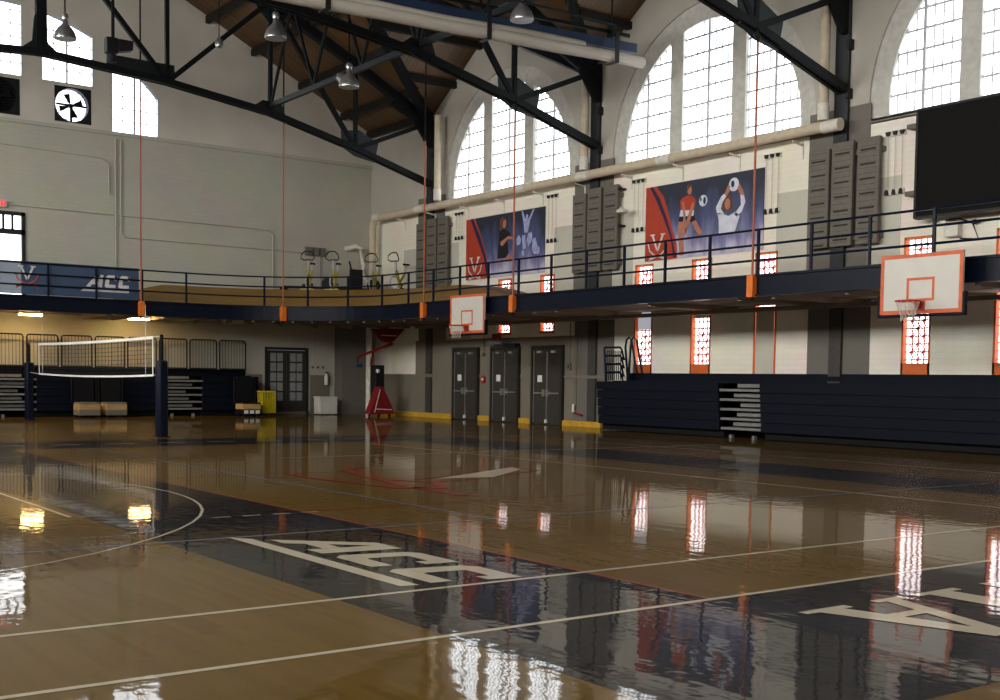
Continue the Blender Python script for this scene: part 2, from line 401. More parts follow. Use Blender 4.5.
# block capitals along the near band, tops towards the camera
def letter_polys(ch):
    A = [[(.06, 0), (.22, 0), (.60, 1), (.44, 1)], [(.46, 1), (.66, 1), (1.0, 0), (.74, 0)], [(.28, .32), (.78, .32), (.74, .42), (.32, .42)],
         [(0, 0), (.34, 0), (.34, .07), (0, .07)], [(.62, 0), (1.1, 0), (1.1, .07), (.62, .07)]]
    I = [[(.12, 0), (.38, 0), (.38, 1), (.12, 1)], [(0, 0), (.5, 0), (.5, .07), (0, .07)], [(0, .93), (.5, .93), (.5, 1), (0, 1)]]
    N = [[(.1, 0), (.22, 0), (.22, 1), (.1, 1)], [(.1, 1), (.36, 1), (.95, 0), (.78, 0)], [(.83, 0), (.95, 0), (.95, 1), (.83, 1)],
         [(0, 0), (.34, 0), (.34, .07), (0, .07)], [(.7, .93), (1.05, .93), (1.05, 1), (.7, 1)]]
    V = [[(a, 1-b) for a, b in p] for p in A if p is not A[2]]
    ring = lambda a0, a1: [[(.5+.5*cos(t0), .5+.5*sin(t0)), (.5+.3*cos(t0), .5+.36*sin(t0)), (.5+.3*cos(t1), .5+.36*sin(t1)), (.5+.5*cos(t1), .5+.5*sin(t1))]
                           for t0, t1 in [(a0+(a1-a0)*k/12, a0+(a1-a0)*(k+1)/12) for k in range(12)]]
    G = ring(.6, 5.9) + [[(.75, 0.05), (.97, .1), (.97, .45), (.75, .45)], [(.58, .42), (1.05, .42), (1.05, .5), (.58, .5)]]
    R_ = [[(.1, 0), (.34, 0), (.34, 1), (.1, 1)], [(0, 0), (.44, 0), (.44, .07), (0, .07)], [(.34, 1), (.75, .95), (.7, .82), (.34, .88)], [(.75, .95), (.88, .76), (.88, .68), (.66, .68), (.66, .8)],
          [(.88, .68), (.76, .5), (.6, .55), (.66, .7)], [(.76, .52), (.34, .44), (.34, .54), (.68, .6)], [(.45, .48), (.68, .5), (1.08, 0), (.8, 0)]]
    return dict(A=A, I=I, N=N, V=V, G=G, R=R_)[ch]
x = 5.72; polys = []
for ch, wd in zip('AINIGRIV', (1.18, .62, 1.2, .62, 1.2, 1.2, .62, 1.2)):
    x1 = x+wd
    polys += [[(x1-.06-a*.93 if ch not in 'I' else x1-.06-a, 4.82-1.08*b) for a, b in p] for p in letter_polys(ch)]
    x = x1
paint('floor_lettering', polys, 'white_floor_paint', True)
def stroke(pts, wd):
    out = []
    for (a, b) in zip(pts[:-1], pts[1:]):
        dx, dy = b[0]-a[0], b[1]-a[1]; l = hypot(dx, dy) or 1; nx, ny = -dy/l*wd/2, dx/l*wd/2; ex, ey = dx/l*wd*.3, dy/l*wd*.3
        out.append([(a[0]-ex+nx, a[1]-ey+ny), (a[0]-ex-nx, a[1]-ey-ny), (b[0]+ex-nx, b[1]+ey-ny), (b[0]+ex+nx, b[1]+ey+ny)])
    return out
paint('floor_emblem', stroke([(9.35, 16.5), (8.85, 16.2), (8.62, 15.3), (8.45, 14.4), (8.25, 13.5), (8.2, 12.0)], .17)+stroke([(7.85, 16.1), (7.72, 15.3), (7.85, 14.2), (8.0, 13.2), (8.5, 12.9), (8.9, 13.7), (8.6, 14.3)], .14)
      + stroke([(8.9, 14.2), (10.2, 14.8), (11.75, 15.6), (11.5, 14.8), (9.7, 13.9), (9.0, 13.8)], .1), 'red_floor_paint', True)
paint('floor_emblem', [[(9.2, 14.15), (11.5, 15.45), (11.35, 15.0), (10.1, 14.0)]], 'white_floor_paint')

# ------------------------------------------------------------ right wall
LOWW = []      # (centre Y, z bottom, z top)
for m in MIDS[:4]:
    for d in (2.3, 0, -2.3):
        if m == MIDS[0] and d > 0: continue
        LOWW.append((m+d, 2.92 if m == MIDS[0] else 1.5, 4.80))
def arch_top(yc, r): return lambda s: ASP + sqrt(max(0, r*r-(s-yc)**2))
cuts = sorted(set([YB, L] + COLS + [m+s*AR*cos(pi*k/36) for m in MIDS for s in (1,) for k in range(37)] + [m+sg*(AR+.5)*cos(pi*k/36) for m in MIDS for sg in (1,) for k in range(37)] + [c+s*.375 for c, _, _ in LOWW for s in (-1, 1)] + MIDS))
RO = AR + .52
ops = [(m-RO, m+RO, cst(ASILL), arch_top(m, RO)) for m in MIDS] + [(c-.375, c+.375, cst(a), cst(b)) for c, a, b in LOWW]
cuts = sorted(set([round(c, 4) for c in cuts] + [round(m+s*RO, 4) for m in MIDS for s in (-1, 1)]))
mb = MB(); strips(mb, lambda s, z: (W, s, z), cuts, gable, ops)
wr = st(mb.build('wall_right', 'wall_paint', origin=(W, 14, 0)), 'long brick side wall painted pale beige with arched windows', 'wall')
# plaster surface above the duct, arch bands
mb = MB()
strips(mb, lambda s, z: (W-.012, s, z), cuts, gable, [(m-RO, m+RO, cst(7.60), arch_top(m, RO)) for m in MIDS], base=7.58)
mb2 = MB()
for a, b in zip(cuts[:-1], cuts[1:]):
    pass
mb.build('plaster_face', 'plaster', wr)
mb = MB()
for m in MIDS:
    pr = [(m+RO*cos(pi*k/40), ASP+RO*sin(pi*k/40)) for k in range(41)]; pr = [(m+RO, ASILL)]+pr+[(m-RO, ASILL)]
    pi_ = [(m+AR*cos(pi*k/40), ASP+AR*sin(pi*k/40)) for k in range(41)]; pi_ = [(m+AR, ASILL)]+pi_+[(m-AR, ASILL)]
    for k in range(len(pr)-1):
        a, b, c, d = pr[k], pr[k+1], pi_[k+1], pi_[k]
        mb.face([(W-.012, a[0], a[1]), (W-.012, b[0], b[1]), (W+.05, b[0], b[1]), (W+.05, a[0], a[1])])
        mb.face([(W+.05, a[0], a[1]), (W+.05, b[0], b[1]), (W+.05, c[0], c[1]), (W+.05, d[0], d[1])])
        mb.face([(W+.05, d[0], d[1]), (W+.05, c[0], c[1]), (W+.13, c[0], c[1]), (W+.22, d[0], d[1])])
    mb.box(W, W+.22, m-RO, m+RO, ASILL-.12, ASILL)
mb.build('arch_band', 'mullion_paint', wr)
def wall_patch(y0, y1, z0, z1, m, d=.012, name='painted_patch'):
    MB().box(W-d, W+.002, y0, y1, z0, z1).build(name, m, wr)
for c in COLS[:4]:
    wall_patch(c-.85, c+.95, 3.8, 8.05, 'grey_wall_paint', .014)
    wall_patch(c-1.75, c+1.95, 3.8, 6.25, 'patch_paint', .010)
    wall_patch(c-1.0, c+.85, 0, 3.45, 'lower_paint' if c > 30 else 'grey_wall_paint', .016)
wall_patch(27.4, 38.0, 0, 2.82, 'lower_paint', .012)
wall_patch(27.2, 40.9, 1.50, 1.58, 'lower_paint', .05, 'wall_ledge')
wall_patch(38.0, 40.9, 0, 1.5, 'lower_paint', .012); wall_patch(34.4, 37.0, 2.8, 3.45, 'patch_paint', .013)
for c in COLS[1:4]: wall_patch(c-2.3-.9, c-2.3+.9, 1.5, 1.6, 'white_trim', .02, 'wall_ledge')
# yellow base board between doors
DOORS = [(33.80, 35.38), (31.45, 33.05), (29.16, 30.77)]
ys = [(35.42, 40.9), (33.09, 33.76), (30.81, 31.41), (27.3, 29.12)]
mb = MB()
for a, b in ys: mb.box(W-.12, W, a, b, 0, .17)
st(mb.build('baseboard_right', 'yellow_trim'), 'mustard yellow baseboard along the side wall', 'baseboard')

# steel columns
def column(y, lab):
    c = st(empty('steel_column', (W-.06, y, 0)), lab, 'column')
    mb = MB(); mb.box(W-.10, W-.0, y-.18, y+.18, 3.45, 10.9).box(W-.115, W-.10, y-.20, y+.20, 3.9, 10.9)
    mb.build('shaft', 'column_paint', c)
    for z0_, z1_ in ((0, 1.48), (1.6, 3.45)): MB().box(W-.10, W, y-.18, y+.18, z0_, z1_).build('lower_shaft', 'column_grey', c)
    mb = MB()
    for z in (8.35, 9.5): mb.box(W-.20, W, y-.26, y-.18, z-.12, z+.12)
    mb.build('clip_plate', 'steel_plate', c)
for y, l in zip((37.0, 27.78, 18.70, 9.6, .5), ('dark steel column nearest the far corner', 'dark steel column between the two sports posters', 'dark steel column left of the big black screen', 'dark steel column beyond the frame beside the black screen', 'dark steel column near the camera')):
    column(y, l)

# arch windows: each one pane, mullions, muntins
def arch_window(idx, m, xw, side, matn):
    wroot = st(empty('window_%d' % idx, (xw, m, ASILL)))
    wroot['label'] = 'large arched window in three lights, bay %s' % {1: 'above the left poster', 2: 'above the right poster', 3: 'above the black screen'}.get(idx, 'out of view')
    dx = .16*side
    pts = [(m+AR, ASILL)]+[(m+AR*cos(pi*k/40), ASP+AR*sin(pi*k/40)) for k in range(41)]+[(m-AR, ASILL)]
    MB().face([(xw+dx, a, b) for a, b in pts]).build('pane', matn, wroot)
    mb = MB()
    za = lambda y: ASP + sqrt(max(0, AR*AR-(y-m)**2))
    for s in (-1, 1):
        yy = m+s*1.16
        ps = [(yy-.24, ASILL), (yy+.24, ASILL), (yy+.24, za(yy+.24)), (yy, za(yy)), (yy-.24, za(yy-.24))]
        mb.prism(ps, lambda a, b, d: (d, a, b), xw-.0*side+.02*side, xw+.2*side)
    mb.build('mullion', 'mullion_paint', wroot)
    mb = MB(); xb = xw+.12*side
    lights = [(m-AR, m-1.40), (m-.92, m+.92), (m+1.40, m+AR)]
    for li, (a, b) in enumerate(lights):
        cs = [((a+b)/2, .05)] if li == 1 else [(m+(-1 if li == 0 else 1)*2.38, .05)]
        n = 4
        step = .46
        yy = cs[0][0]-step*4
        while yy < cs[0][0]+step*4.1:
            if a+.05 < yy < b-.05:
                t = .075 if abs(yy-cs[0][0]) < .01 else .03
                mb.box(xb-t/2, xb+t/2, yy-t/2, yy+t/2, ASILL, za(yy))
            yy += step/2 if True else step
        z = ASILL+.46
        while z < ASP+AR:
            hw = AR if z < ASP else sqrt(max(0, AR*AR-(z-ASP)**2))
            y0, y1 = max(a, m-hw), min(b, m+hw)
            if y1-y0 > .05: mb.box(xb-.012, xb+.012, y0, y1, z-.026, z+.026)
            z += .46
        mb.box(xb-.03, xb+.03, a, b, ASILL, ASILL+.05)
    mb.build('muntins', 'muntin', wroot)
    return wroot
for i, m in enumerate(MIDS): arch_window(i+1, m, W, 1, 'window_daylight')

# tall narrow windows with orange frames
def low_window(idx, c, zb, zt, kind):
    r = st(empty('window_%d' % idx, (W, c, zb)), 'narrow orange framed window %s' % kind[1])
    h = .375; x0, x1 = W-.02, W+.14
    mb = MB()
    mb.box(x0, x1, c-h, c-h+.04, zb, zt).box(x0, x1, c+h-.05, c+h, zb, zt).box(x0, x1, c-h, c+h, zt-.06, zt)
    if kind[0] != 'covered': mb.box(x0, x1, c-h, c+h, zb, zb+.42 if zb < 2 else zb+.08)
    mb.build('frame', 'orange_frame', r)
    z0 = zb+(.42 if zb < 2 else .08)
    zs = 3.5
    if kind[0] == 'covered':
        MB().box(W-.01, W+.05, c-h+.075, c+h-.08, zb-.02, 3.40).build('cover_panel', 'patch_paint', r)
        MB().face([(W+.13, c-h, zb), (W+.13, c+h, zb), (W+.13, c+h, zt), (W+.13, c-h, zt)]).build('pane', 'low_daylight', r)
        zg = 3.42
    else:
        top = {'frosted': 2.92, 'halfpanel': 3.18}.get(kind[0], None)
        MB().face([(W+.13, c-h, z0), (W+.13, c+h, z0), (W+.13, c+h, zt), (W+.13, c-h, zt)]).build('pane', 'low_daylight', r)
        if kind[0] == 'frosted':
            mb = MB().box(W+.09, W+.11, c-h+.06, c+h-.06, top, 3.46); mb.build('frosted_pane', 'high_pane', r)
        if kind[0] == 'halfpanel': MB().box(W+.09, W+.12, c-h+.06, c+h-.06, top, 3.46).build('cover_panel', 'patch_paint', r)
        zg = z0
    mb = MB(); g = W+.10
    n = 0; z = zg+.08
    while z < zt-.1:
        mb.box(g-.008, g+.008, c-h+.06, c+h-.06, z-.015, z+.015)
        for j in (-1, 0, 1):
            y = c+j*.155
            if kind[0] in ('frosted', 'halfpanel') and 2.85 < z < 3.5: continue
            if (n+j) % 2 == 0: mb.box(g-.02, g-.005, y-.036, y+.036, z-.036, z+.036)
            if z+.18 < zt-.06: mb.beam((g, y-.07, z+.01), (g, y+.07, z+.17), .016, .018)
        z += .18; n += 1
    for j in (-1, 0, 1): mb.box(g-.008, g+.008, c+j*.155-.014, c+j*.155+.014, zg, zt-.06)
    mb.build('grille', 'red_grille', r)
kinds = {}
for i, (c, a, b) in enumerate(LOWW):
    k = ('plain', 'in the beige wall')
    if abs(c-25.6) < .1: k = ('frosted', 'with a frosted upper pane beside the end of the bleachers')
    elif abs(c-23.3) < .2: k = ('halfpanel', 'with a grey panel over its top, centre of its bay')
    elif abs(c-21.0) < .2: k = ('covered', 'boarded over below the balcony')
    elif abs(c-32.4) < .2: k = ('plain', 'short, above the middle grey doors')
    elif abs(c-30.1) < .2: k = ('plain', 'short, above the grey doors nearest the bleachers')
    elif abs(c-16.4) < .2: k = ('plain', 'behind the near basketball backboard')
    low_window(11+i, c, a, b, k)

# ------------------------------------------------------------ far wall
FA_C, FA_R = 6.62, 6.88
fz = lambda x: FA_C + sqrt(FA_R**2-(x-XC)**2)
panels = []
for s in (1, -1):
    for a, b, z in ((11.18, 12.91, 11.16), (13.50, 15.17, 9.76)):
        x0, x1 = (a, b) if s == 1 else (2*XC-b, 2*XC-a)
        panels.append((x0, x1, z))
panels.append((9.2, 10.6, 11.16))
fans = [(11.60, 12.82), (9.28, 10.50)]
exit_d = (8.7, 10.62)
ops = [(a, b, cst(z), fz) for a, b, z in panels]
ops += [(a, b, cst(9.86), cst(11.04)) for a, b in fans] + [(exit_d[0], exit_d[1], cst(3.85), cst(6.72))] + [(19.21, 21.0, cst(0), cst(2.53))]
sx = sorted(set([XL, XC, W, 19.21, 21.0, *exit_d] + [v for p in panels for v in p[:2]] + [v for p in fans for v in p] + [XC+FA_R*cos(pi*k/60) for k in range(10, 51)]))
mb = MB(); strips(mb, lambda s, z: (s, L, z), sx, rake, ops)
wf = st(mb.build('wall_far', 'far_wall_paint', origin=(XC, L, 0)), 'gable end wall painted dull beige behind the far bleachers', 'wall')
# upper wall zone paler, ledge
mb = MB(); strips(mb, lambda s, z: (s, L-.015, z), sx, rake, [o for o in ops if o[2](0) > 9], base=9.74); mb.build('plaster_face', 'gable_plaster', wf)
MB().box(XL, W, L-.09, L, 9.62, 9.74).build('wall_ledge', 'far_wall_paint', wf)
for i, (a, b, z) in enumerate(panels):
    r = st(empty('window_%d' % (31+i), ((a+b)/2, L, z)), 'tall light of the big arched gable window')
    ss = [a+(b-a)*k/8 for k in range(9)]
    pts = [(a, z), (b, z)]+[(s, fz(s)) for s in reversed(ss)]
    MB().face([(p, L+.2, q) for p, q in pts]).build('pane', 'far_daylight', r)
    mb = MB(); mid = (a+b)/2
    for s in (a+.02, b-.02): mb.box(s-.02, s+.02, L, L+.22, z, fz(s))
    mb.box(mid-.03, mid+.03, L+.08, L+.14, z, fz(mid))
    for q in (.25, .75): mb.box(a+(b-a)*q-.015, a+(b-a)*q+.015, L+.1, L+.12, z, fz(a+(b-a)*q))
    zz = z+.42
    while zz < 13.5:
        seg = [s for s in (a, mid, b) if fz(s) > zz]
        if len(seg) > 1: mb.box(seg[0], seg[-1], L+.1, L+.12, zz-.016, zz+.016)
        zz += .42
    mb.build('muntins', 'muntin', r)
for i, (a, b) in enumerate(fans):
    bright = i == 0
    t = thing('exhaust_fan', ((a+b)/2, L, 9.86), ['square wall exhaust fan with bright daylight behind its blades', 'dark exhaust fan at the left edge, no light behind', 'square exhaust fan beyond the left edge'][i], 'fan', 'wall exhaust fans')
    cx, cz = (a+b)/2-.03, 10.45; R0 = .55
    mb = MB()
    N = 32
    outer = []
    for k in range(N):
        an = 2*pi*k/N; c_, s_ = cos(an), sin(an); q = 1/max(abs(c_), abs(s_)); outer.append((cx+.61*c_*q+.03, cz+.59*s_*q))
    inner = [(cx+R0*cos(2*pi*k/N), cz+R0*sin(2*pi*k/N)) for k in range(N)]
    for k in range(N):
        a0, a1, b0, b1 = outer[k], outer[(k+1) % N], inner[k], inner[(k+1) % N]
        mb.face([(a0[0], L, a0[1]), (a1[0], L, a1[1]), (b1[0], L, b1[1]), (b0[0], L, b0[1])])
        mb.face([(b0[0], L, b0[1]), (b1[0], L, b1[1]), (b1[0], L+.3, b1[1]), (b0[0], L+.3, b0[1])])
    mb.build('housing', 'steel_plate', t)
    mb = MB()
    for k in range(4):
        an = .4+k*pi/2
        p = lambda r, d: (cx+r*cos(an+d), L+.14, cz+r*sin(an+d))
        mb.prism([(.07, -.25), (.40, -.28), (.42, .2), (.1, .3)], lambda u_, d_, dd: (cx+u_*cos(an+d_), L+.14+dd+d_*.06, cz+u_*sin(an+d_)), 0, .012)
    mb.lathe((cx, L+.14, cz-.04), [(.0, 0), (.09, 0), (.09, .09), (0, .09)], 10)
    if bright: pass
    mb.build('blades', 'dull_black', t)
    mb = MB(); mb.box(cx-.5, cx+.5, L+.05, L+.09, cz-.03, cz+.03).box(cx-.05, cx+.02, L+.05, L+.09, cz-.55, cz)
    mb.build('motor_mount', 'dull_black', t)
    mb = MB()
    for k in range(10): mb.box(cx-R0, cx+R0, L+.22, L+.235, cz-.46+.1*k, cz-.455+.1*k+.012)
    mb.build('louvre', 'steel_plate', t)
    MB().face([(a, L+.28, 9.86), (b, L+.28, 9.86), (b, L+.28, 11.04), (a, L+.28, 11.04)]).build('rear_opening', 'fan_daylight' if bright else 'dull_black', t)
# exit door on the balcony
d = st(empty('door_1', (9.66, L, 3.85)), 'daylit balcony door with a dark frame and transom above the banner', 'door')
mb = MB(); a, b = exit_d
mb.box(a, a+.1, L-.05, L+.1, 3.85, 6.72).box(b-.11, b, L-.05, L+.1, 3.85, 6.72).box(a, b, L-.05, L+.1, 6.60, 6.72).box(a, b, L-.05, L+.1, 5.98, 6.15)
for k in range(1, 6): mb.box(a+.1+(b-a-.2)*k/6-.035, a+.1+(b-a-.2)*k/6+.035, L-.02, L+.06, 6.15, 6.60)
mb.box(9.6, 9.68, L-.02, L+.06, 3.85, 6.0)
mb.build('door_frame', 'door_frame', d)
MB().face([(a, L+.08, 3.85), (b, L+.08, 3.85), (b, L+.08, 6.7), (a, L+.08, 6.7)]).build('pane', 'door_daylight', d)
t = thing('exit_sign', (9.95, L-.1, 6.84), 'red exit sign above the balcony door at the left edge', 'sign')
MB().box(9.55, 10.02, L-.12, L-.02, 6.84, 7.06).build('housing', 'white_trim', t)
MB().box(9.58, 9.99, L-.13, L-.12, 6.86, 7.04).build('face_panel', 'exit_red', t)
# EXIT letters
def block(ch, x0, z0, wdt, h, y):
    t_ = .018; mbx = []
    if ch == 'E': mbx = [(0, t_, 0, 1), (0, 1, 0, .14), (0, .8, .43, .57), (0, 1, .86, 1)]
    if ch == 'I': mbx = [(.4, .6, 0, 1)]
    if ch == 'T': mbx = [(.4, .6, 0, 1), (0, 1, .86, 1)]
    return [(x0+wdt*a_ if a_ != t_ else x0+.25*wdt*0, x0+wdt*max(b_, .2), z0+h*c_, z0+h*d_) for a_, b_, c_, d_ in mbx]
mb = MB()
for i, ch in enumerate('EXIT'):
    x0 = 9.61+.093*i
    if ch == 'X':
        mb.beam((x0, L-.134, 6.89), (x0+.07, L-.134, 7.01), .006, .018).beam((x0+.07, L-.134, 6.89), (x0, L-.134, 7.01), .006, .018)
    else:
        for q in block(ch, x0, 6.89, .07, .12, 0): mb.box(q[0], q[1], L-.136, L-.131, q[2], q[3])
mb.build('lettering', 'paper', t)

# far ground door
def double_door(name, origin, fn, wid, h, glazed, label):
    """fn(s, d, z): s along the wall, d out of the wall"""
    r = st(empty(name, origin), label, 'door')
    def B(mb, s0, s1, d0, d1, z0, z1):
        p, q = fn(s0, d0, z0), fn(s1, d1, z1); mb.box(p[0], q[0], p[1], q[1], p[2], q[2]); return mb
    mb = MB(); B(mb, 0, .09, -.06, .05, 0, h); B(mb, wid-.09, wid, -.06, .05, 0, h); B(mb, .09, wid-.09, -.06, .05, h-.1, h)
    mb.build('door_frame', 'door_frame', r)
    lw_ = (wid-.18)/2-.012
    for k in range(2):
        s0 = .09+.004+k*(lw_+.016)
        leaf = B(MB(), s0, s0+lw_, -.045, .0, .01, h-.11).build('door_leaf', 'door_dark', r)
        if glazed:
            mb = MB()
            for i in range(2):
                for j in range(5):
                    a = s0+lw_*(.17+.35*i); B(mb, a, a+lw_*.29, .001, .012, .52+.37*j, .52+.37*j+.31)
            mb.build('window_panes', 'frosted_glass', leaf)
        else:
            mb = MB(); B(mb, s0+.05, s0+lw_-.05, .03, .06, .98, 1.03); B(mb, s0+(lw_-.14 if k == 0 else .04), s0+(lw_-.04 if k == 0 else .14), .0, .09, .9, 1.12)
            mb.build('push_bar', 'chrome', leaf)
            mb = MB(); B(mb, s0+lw_*.35, s0+lw_*.65, .0, .07, h-.24, h-.17); mb.build('door_closer', 'chrome', leaf)
            if k == 0:
                B(MB(), s0+lw_*.32, s0+lw_*.66, .001, .006, 1.36, 1.58).build('paper_notice', 'paper', leaf)
                B(MB(), s0+.01, s0+.04, .001, .02, .05, h-.15).build('edge_strip', 'chrome', leaf)
            else:
                B(MB(), s0-.02, s0+.02, .001, .02, .12, h-.2).build('astragal', 'chrome', leaf)
                B(MB(), s0-.04, s0+.04, .0, .06, .05, .17).build('floor_bolt', 'paper', leaf)
    return r
double_door('door_2', (20.1, L, 0), lambda s, d, z: (19.21+s, L-d, z), 1.79, 2.53, True, 'glazed dark double doors in the far wall')
names = ['grey double doors nearest the corner', 'middle grey double doors under the exit sign', 'grey double doors nearest the bleachers']
for i, (a, b) in enumerate(DOORS):
    double_door('door_%d' % (3+i), (W, (a+b)/2, 0), (lambda bb: lambda s, d, z: (W-.02-.06-d, bb-s, z))(b), b-a, 2.53, False, names[i])
# dark pilaster in the corner
MB().box(22.15, 23.3, L-.6, L, 0, 3.45).build('pilaster', 'grey_wall_paint', wf)
for q in ((18.5, 19.1), (21.1, 21.93)): MB().box(q[0], q[1], L-.02, L, 0, 1.5).build('painted_patch', 'lower_paint', wf)
st(MB().box(18.45, 21.9, L-.03, L, 0, .001+.1).build('baseboard_far', 'lower_paint'), 'low grey baseboard on the far wall', 'baseboard')

# conduits on the far wall
def far_conduit(pts, lab, r=.022):
    tag(MB().tube([(x, L-.05, z) for x, z in pts], r, 6).build('conduit', 'far_wall_paint'), lab, 'conduit', 'conduits on the far wall')
far_conduit([(10.15, 6.94), (18.6, 6.89), (19.35, 6.86), (19.5, 6.7), (19.5, 4.65)], 'long thin conduit running right from the balcony exit sign, then down')
far_conduit([(13.80, 9.5), (13.80, 6.32), (13.95, 6.18), (18.59, 6.16), (20.75, 6.15)], 'bent conduit dropping from the ledge then running right to the pull boxes')
far_conduit([(13.62, 9.5), (13.62, 3.95)], 'straight vertical conduit beside the bent one')
far_conduit([(9.4, 8.9), (13.15, 8.81), (13.38, 8.6), (13.40, 7.6)], 'short conduit under the gable ledge turning down beside the vertical ones')

# ------------------------------------------------------------ left and back walls (with their own arched windows)
mb = MB(); cutsL = sorted(set([YB, L] + COLS[:5] + [round(m+RO*cos(pi*k/24), 4) for m in MIDS for k in range(25)]+[COLS[5]]))
strips(mb, lambda s, z: (XL, s, z), cutsL, gable, [(m-AR, m+AR, cst(ASILL), arch_top(m, AR)) for m in MIDS])
st(mb.build('wall_left', 'wall_paint', origin=(XL, 14, 0)), 'side wall behind the camera with arched windows', 'wall')
for i, m in enumerate(MIDS):
    r = st(empty('window_%d' % (41+i), (XL, m, ASILL)))
    pts = [(m+AR, ASILL)]+[(m+AR*cos(pi*k/30), ASP+AR*sin(pi*k/30)) for k in range(31)]+[(m-AR, ASILL)]
    MB().face([(XL-.2, a, b) for a, b in pts]).build('pane', 'left_daylight', r)
    mb = MB()
    for s in (-1.16, 1.16): mb.box(XL-.18, XL, m+s-.24, m+s+.24, ASILL, ASP+3.0)
    mb.build('mullion', 'plaster', r)
mb = MB(); strips(mb, lambda s, z: (s, YB, z), [XL, XC, W], rake, [])
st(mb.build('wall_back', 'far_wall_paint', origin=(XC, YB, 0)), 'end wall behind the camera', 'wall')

# ------------------------------------------------------------ roof
mb = MB(); top = COLS[0]
def rp(x, y): return (x, y, rake(x))
for sgn in (1, -1):
    X = lambda x: x if sgn == 1 else 2*XC-x
    mb.face([rp(XC, L), rp(X(W), L), rp(X(W), COLS[0]), rp(XC, COLS[0])])
    mb.face([rp(XC, COLS[5]), rp(X(W), COLS[5]), rp(X(W), YB), rp(XC, YB)]) if COLS[5] > YB else None
    for m in MIDS: mb.face([rp(XC, m+BAY/2), rp(X(W), m+BAY/2), rp(X(XV), m), rp(X(W), m-BAY/2), rp(XC, m-BAY/2)])
ce = st(mb.build('ceiling', 'roof_boards', origin=(XC, 14, ZR)), 'dark brown boarded gable roof', 'ceiling')
mb = MB()
for sgn in (1, -1):
    X = lambda x: x if sgn == 1 else 2*XC-x
    for m in MIDS:
        for s in (1, -1): mb.face([(X(W), m+s*BAY/2, ZE), (X(W), m, ZG), (X(XV), m, ZG)])
mb.build('dormer_boarding', 'dormer_boards', ce)
for xp in (23.55, 22.4, 20.6, 18.7, 16.95, 15.2, 13.4, 11.6, 9.9):
    for sgn in (1, -1) if xp > 10 else (1,):
        X = xp if sgn == 1 else 2*XC-xp; z = rake(xp)-.14; mb = MB()
        segs = [(YB, L)]
        if xp > XV:
            hw = (BAY/2)*(xp-XV)/(W-XV); segs = []; y = L
            for m in MIDS: segs.append((m+hw, y)); y = m-hw
            segs.append((YB, y))
        for a, b in segs:
            if b-a > .1: mb.box(X-.07, X+.07, a, b, z-.13, z+.12)
        mb.build('purlin', 'purlin_paint', ce)
for m in MIDS:
    mb = MB()
    for dy in (0, 1.55, 3.1):
        for s in ((1, -1) if dy else (1,)):
            zz = ZG-GS*dy-.1; xv = W-(ZG-GS*dy-ZE)/SL
            mb.box(xv, W, m+s*dy-.09, m+s*dy+.09, zz-.16, zz+.05)
    mb.build('dormer_purlin', 'purlin_paint', ce)
    mb = MB()
    for s in (1, -1): mb.beam((W-.15, m+s*BAY/2, ZE-.25), (XV, m, ZG-.25), .22, .34)
    mb.build('valley_rafter', 'steel_paint', ce)

# ------------------------------------------------------------ roof trusses
NB = [(W-.2, 8.45), (20.45, 9.34), (17.25, 10.12), (13.75, 10.58), (XC, 10.85)]
NT = [(W-.3, 10.62), (20.45, 12.2), (17.25, 13.75), (13.75, 15.4), (XC, 17.15)]
def truss(y, lab):
    t = thing('roof_truss', (XC, y, 10.8), lab, 'roof truss', 'steel roof trusses')
    for sgn in (1, -1):
        X = lambda p: (p[0] if sgn == 1 else 2*XC-p[0], y, p[1])
        mb = MB()
        for a, b in zip(NB[:-1], NB[1:]):
            for dy in (-.09, .09):
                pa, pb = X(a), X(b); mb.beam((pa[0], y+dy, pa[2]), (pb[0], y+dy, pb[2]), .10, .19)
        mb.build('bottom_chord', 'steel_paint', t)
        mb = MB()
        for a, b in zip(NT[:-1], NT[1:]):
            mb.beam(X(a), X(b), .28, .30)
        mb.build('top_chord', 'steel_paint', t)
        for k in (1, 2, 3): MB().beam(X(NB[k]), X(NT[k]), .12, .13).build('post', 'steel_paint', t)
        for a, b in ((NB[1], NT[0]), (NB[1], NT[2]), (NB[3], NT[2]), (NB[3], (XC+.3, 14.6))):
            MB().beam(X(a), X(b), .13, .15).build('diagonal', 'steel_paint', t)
        # plates
        for (nx, nz), (pts) in zip(NB[1:4], ([(-.62, .62), (.15, .72), (1.0, .32), (.85, -.42), (0, -.28), (-.55, .0)],
                                             [(-.75, .1), (-.3, .42), (.45, .38), (.7, -.32), (.0, -.15)],
                                             [(-2.1, .62), (-.55, .6), (.25, .6), (.28, -.12), (-.5, .0), (-2.1, .2)])):
            MB().prism([(nx+p*.9, nz+q*.9) for p, q in pts], lambda a, b, d_: (a if sgn == 1 else 2*XC-a, y+d_, b), -.035, .035).build('gusset', 'steel_plate', t)
        MB().prism([(W-.1, 9.75), (W-.3, 9.75), (W-.95, 10.6), (W-1.9, 11.05), (W-1.7, 11.35), (W-.1, 10.75)], lambda a, b, d_: (a if sgn == 1 else 2*XC-a, y+d_, b), -.06, .06).build('knee_plate', 'steel_paint', t)
        MB().prism([(17.85, 13.35), (17.2, 13.0), (16.5, 13.75), (16.9, 14.1)], lambda a, b, d_: (a if sgn == 1 else 2*XC-a, y+d_, b), -.04, .04).build('gusset', 'steel_plate', t)
    MB().beam((XC, y, NB[4][1]), (XC, y, NT[4][1]), .20, .22).build('king_post', 'steel_paint', t)
    MB().prism([(XC-.75, 10.72), (XC-.22, 11.15), (XC-.16, 11.8), (XC+.20, 13.0), (XC+.22, 11.15), (XC+.75, 10.72)], lambda a, b, d_: (a, y+d_, b), -.04, .04).build('gusset', 'steel_plate', t)
    return t
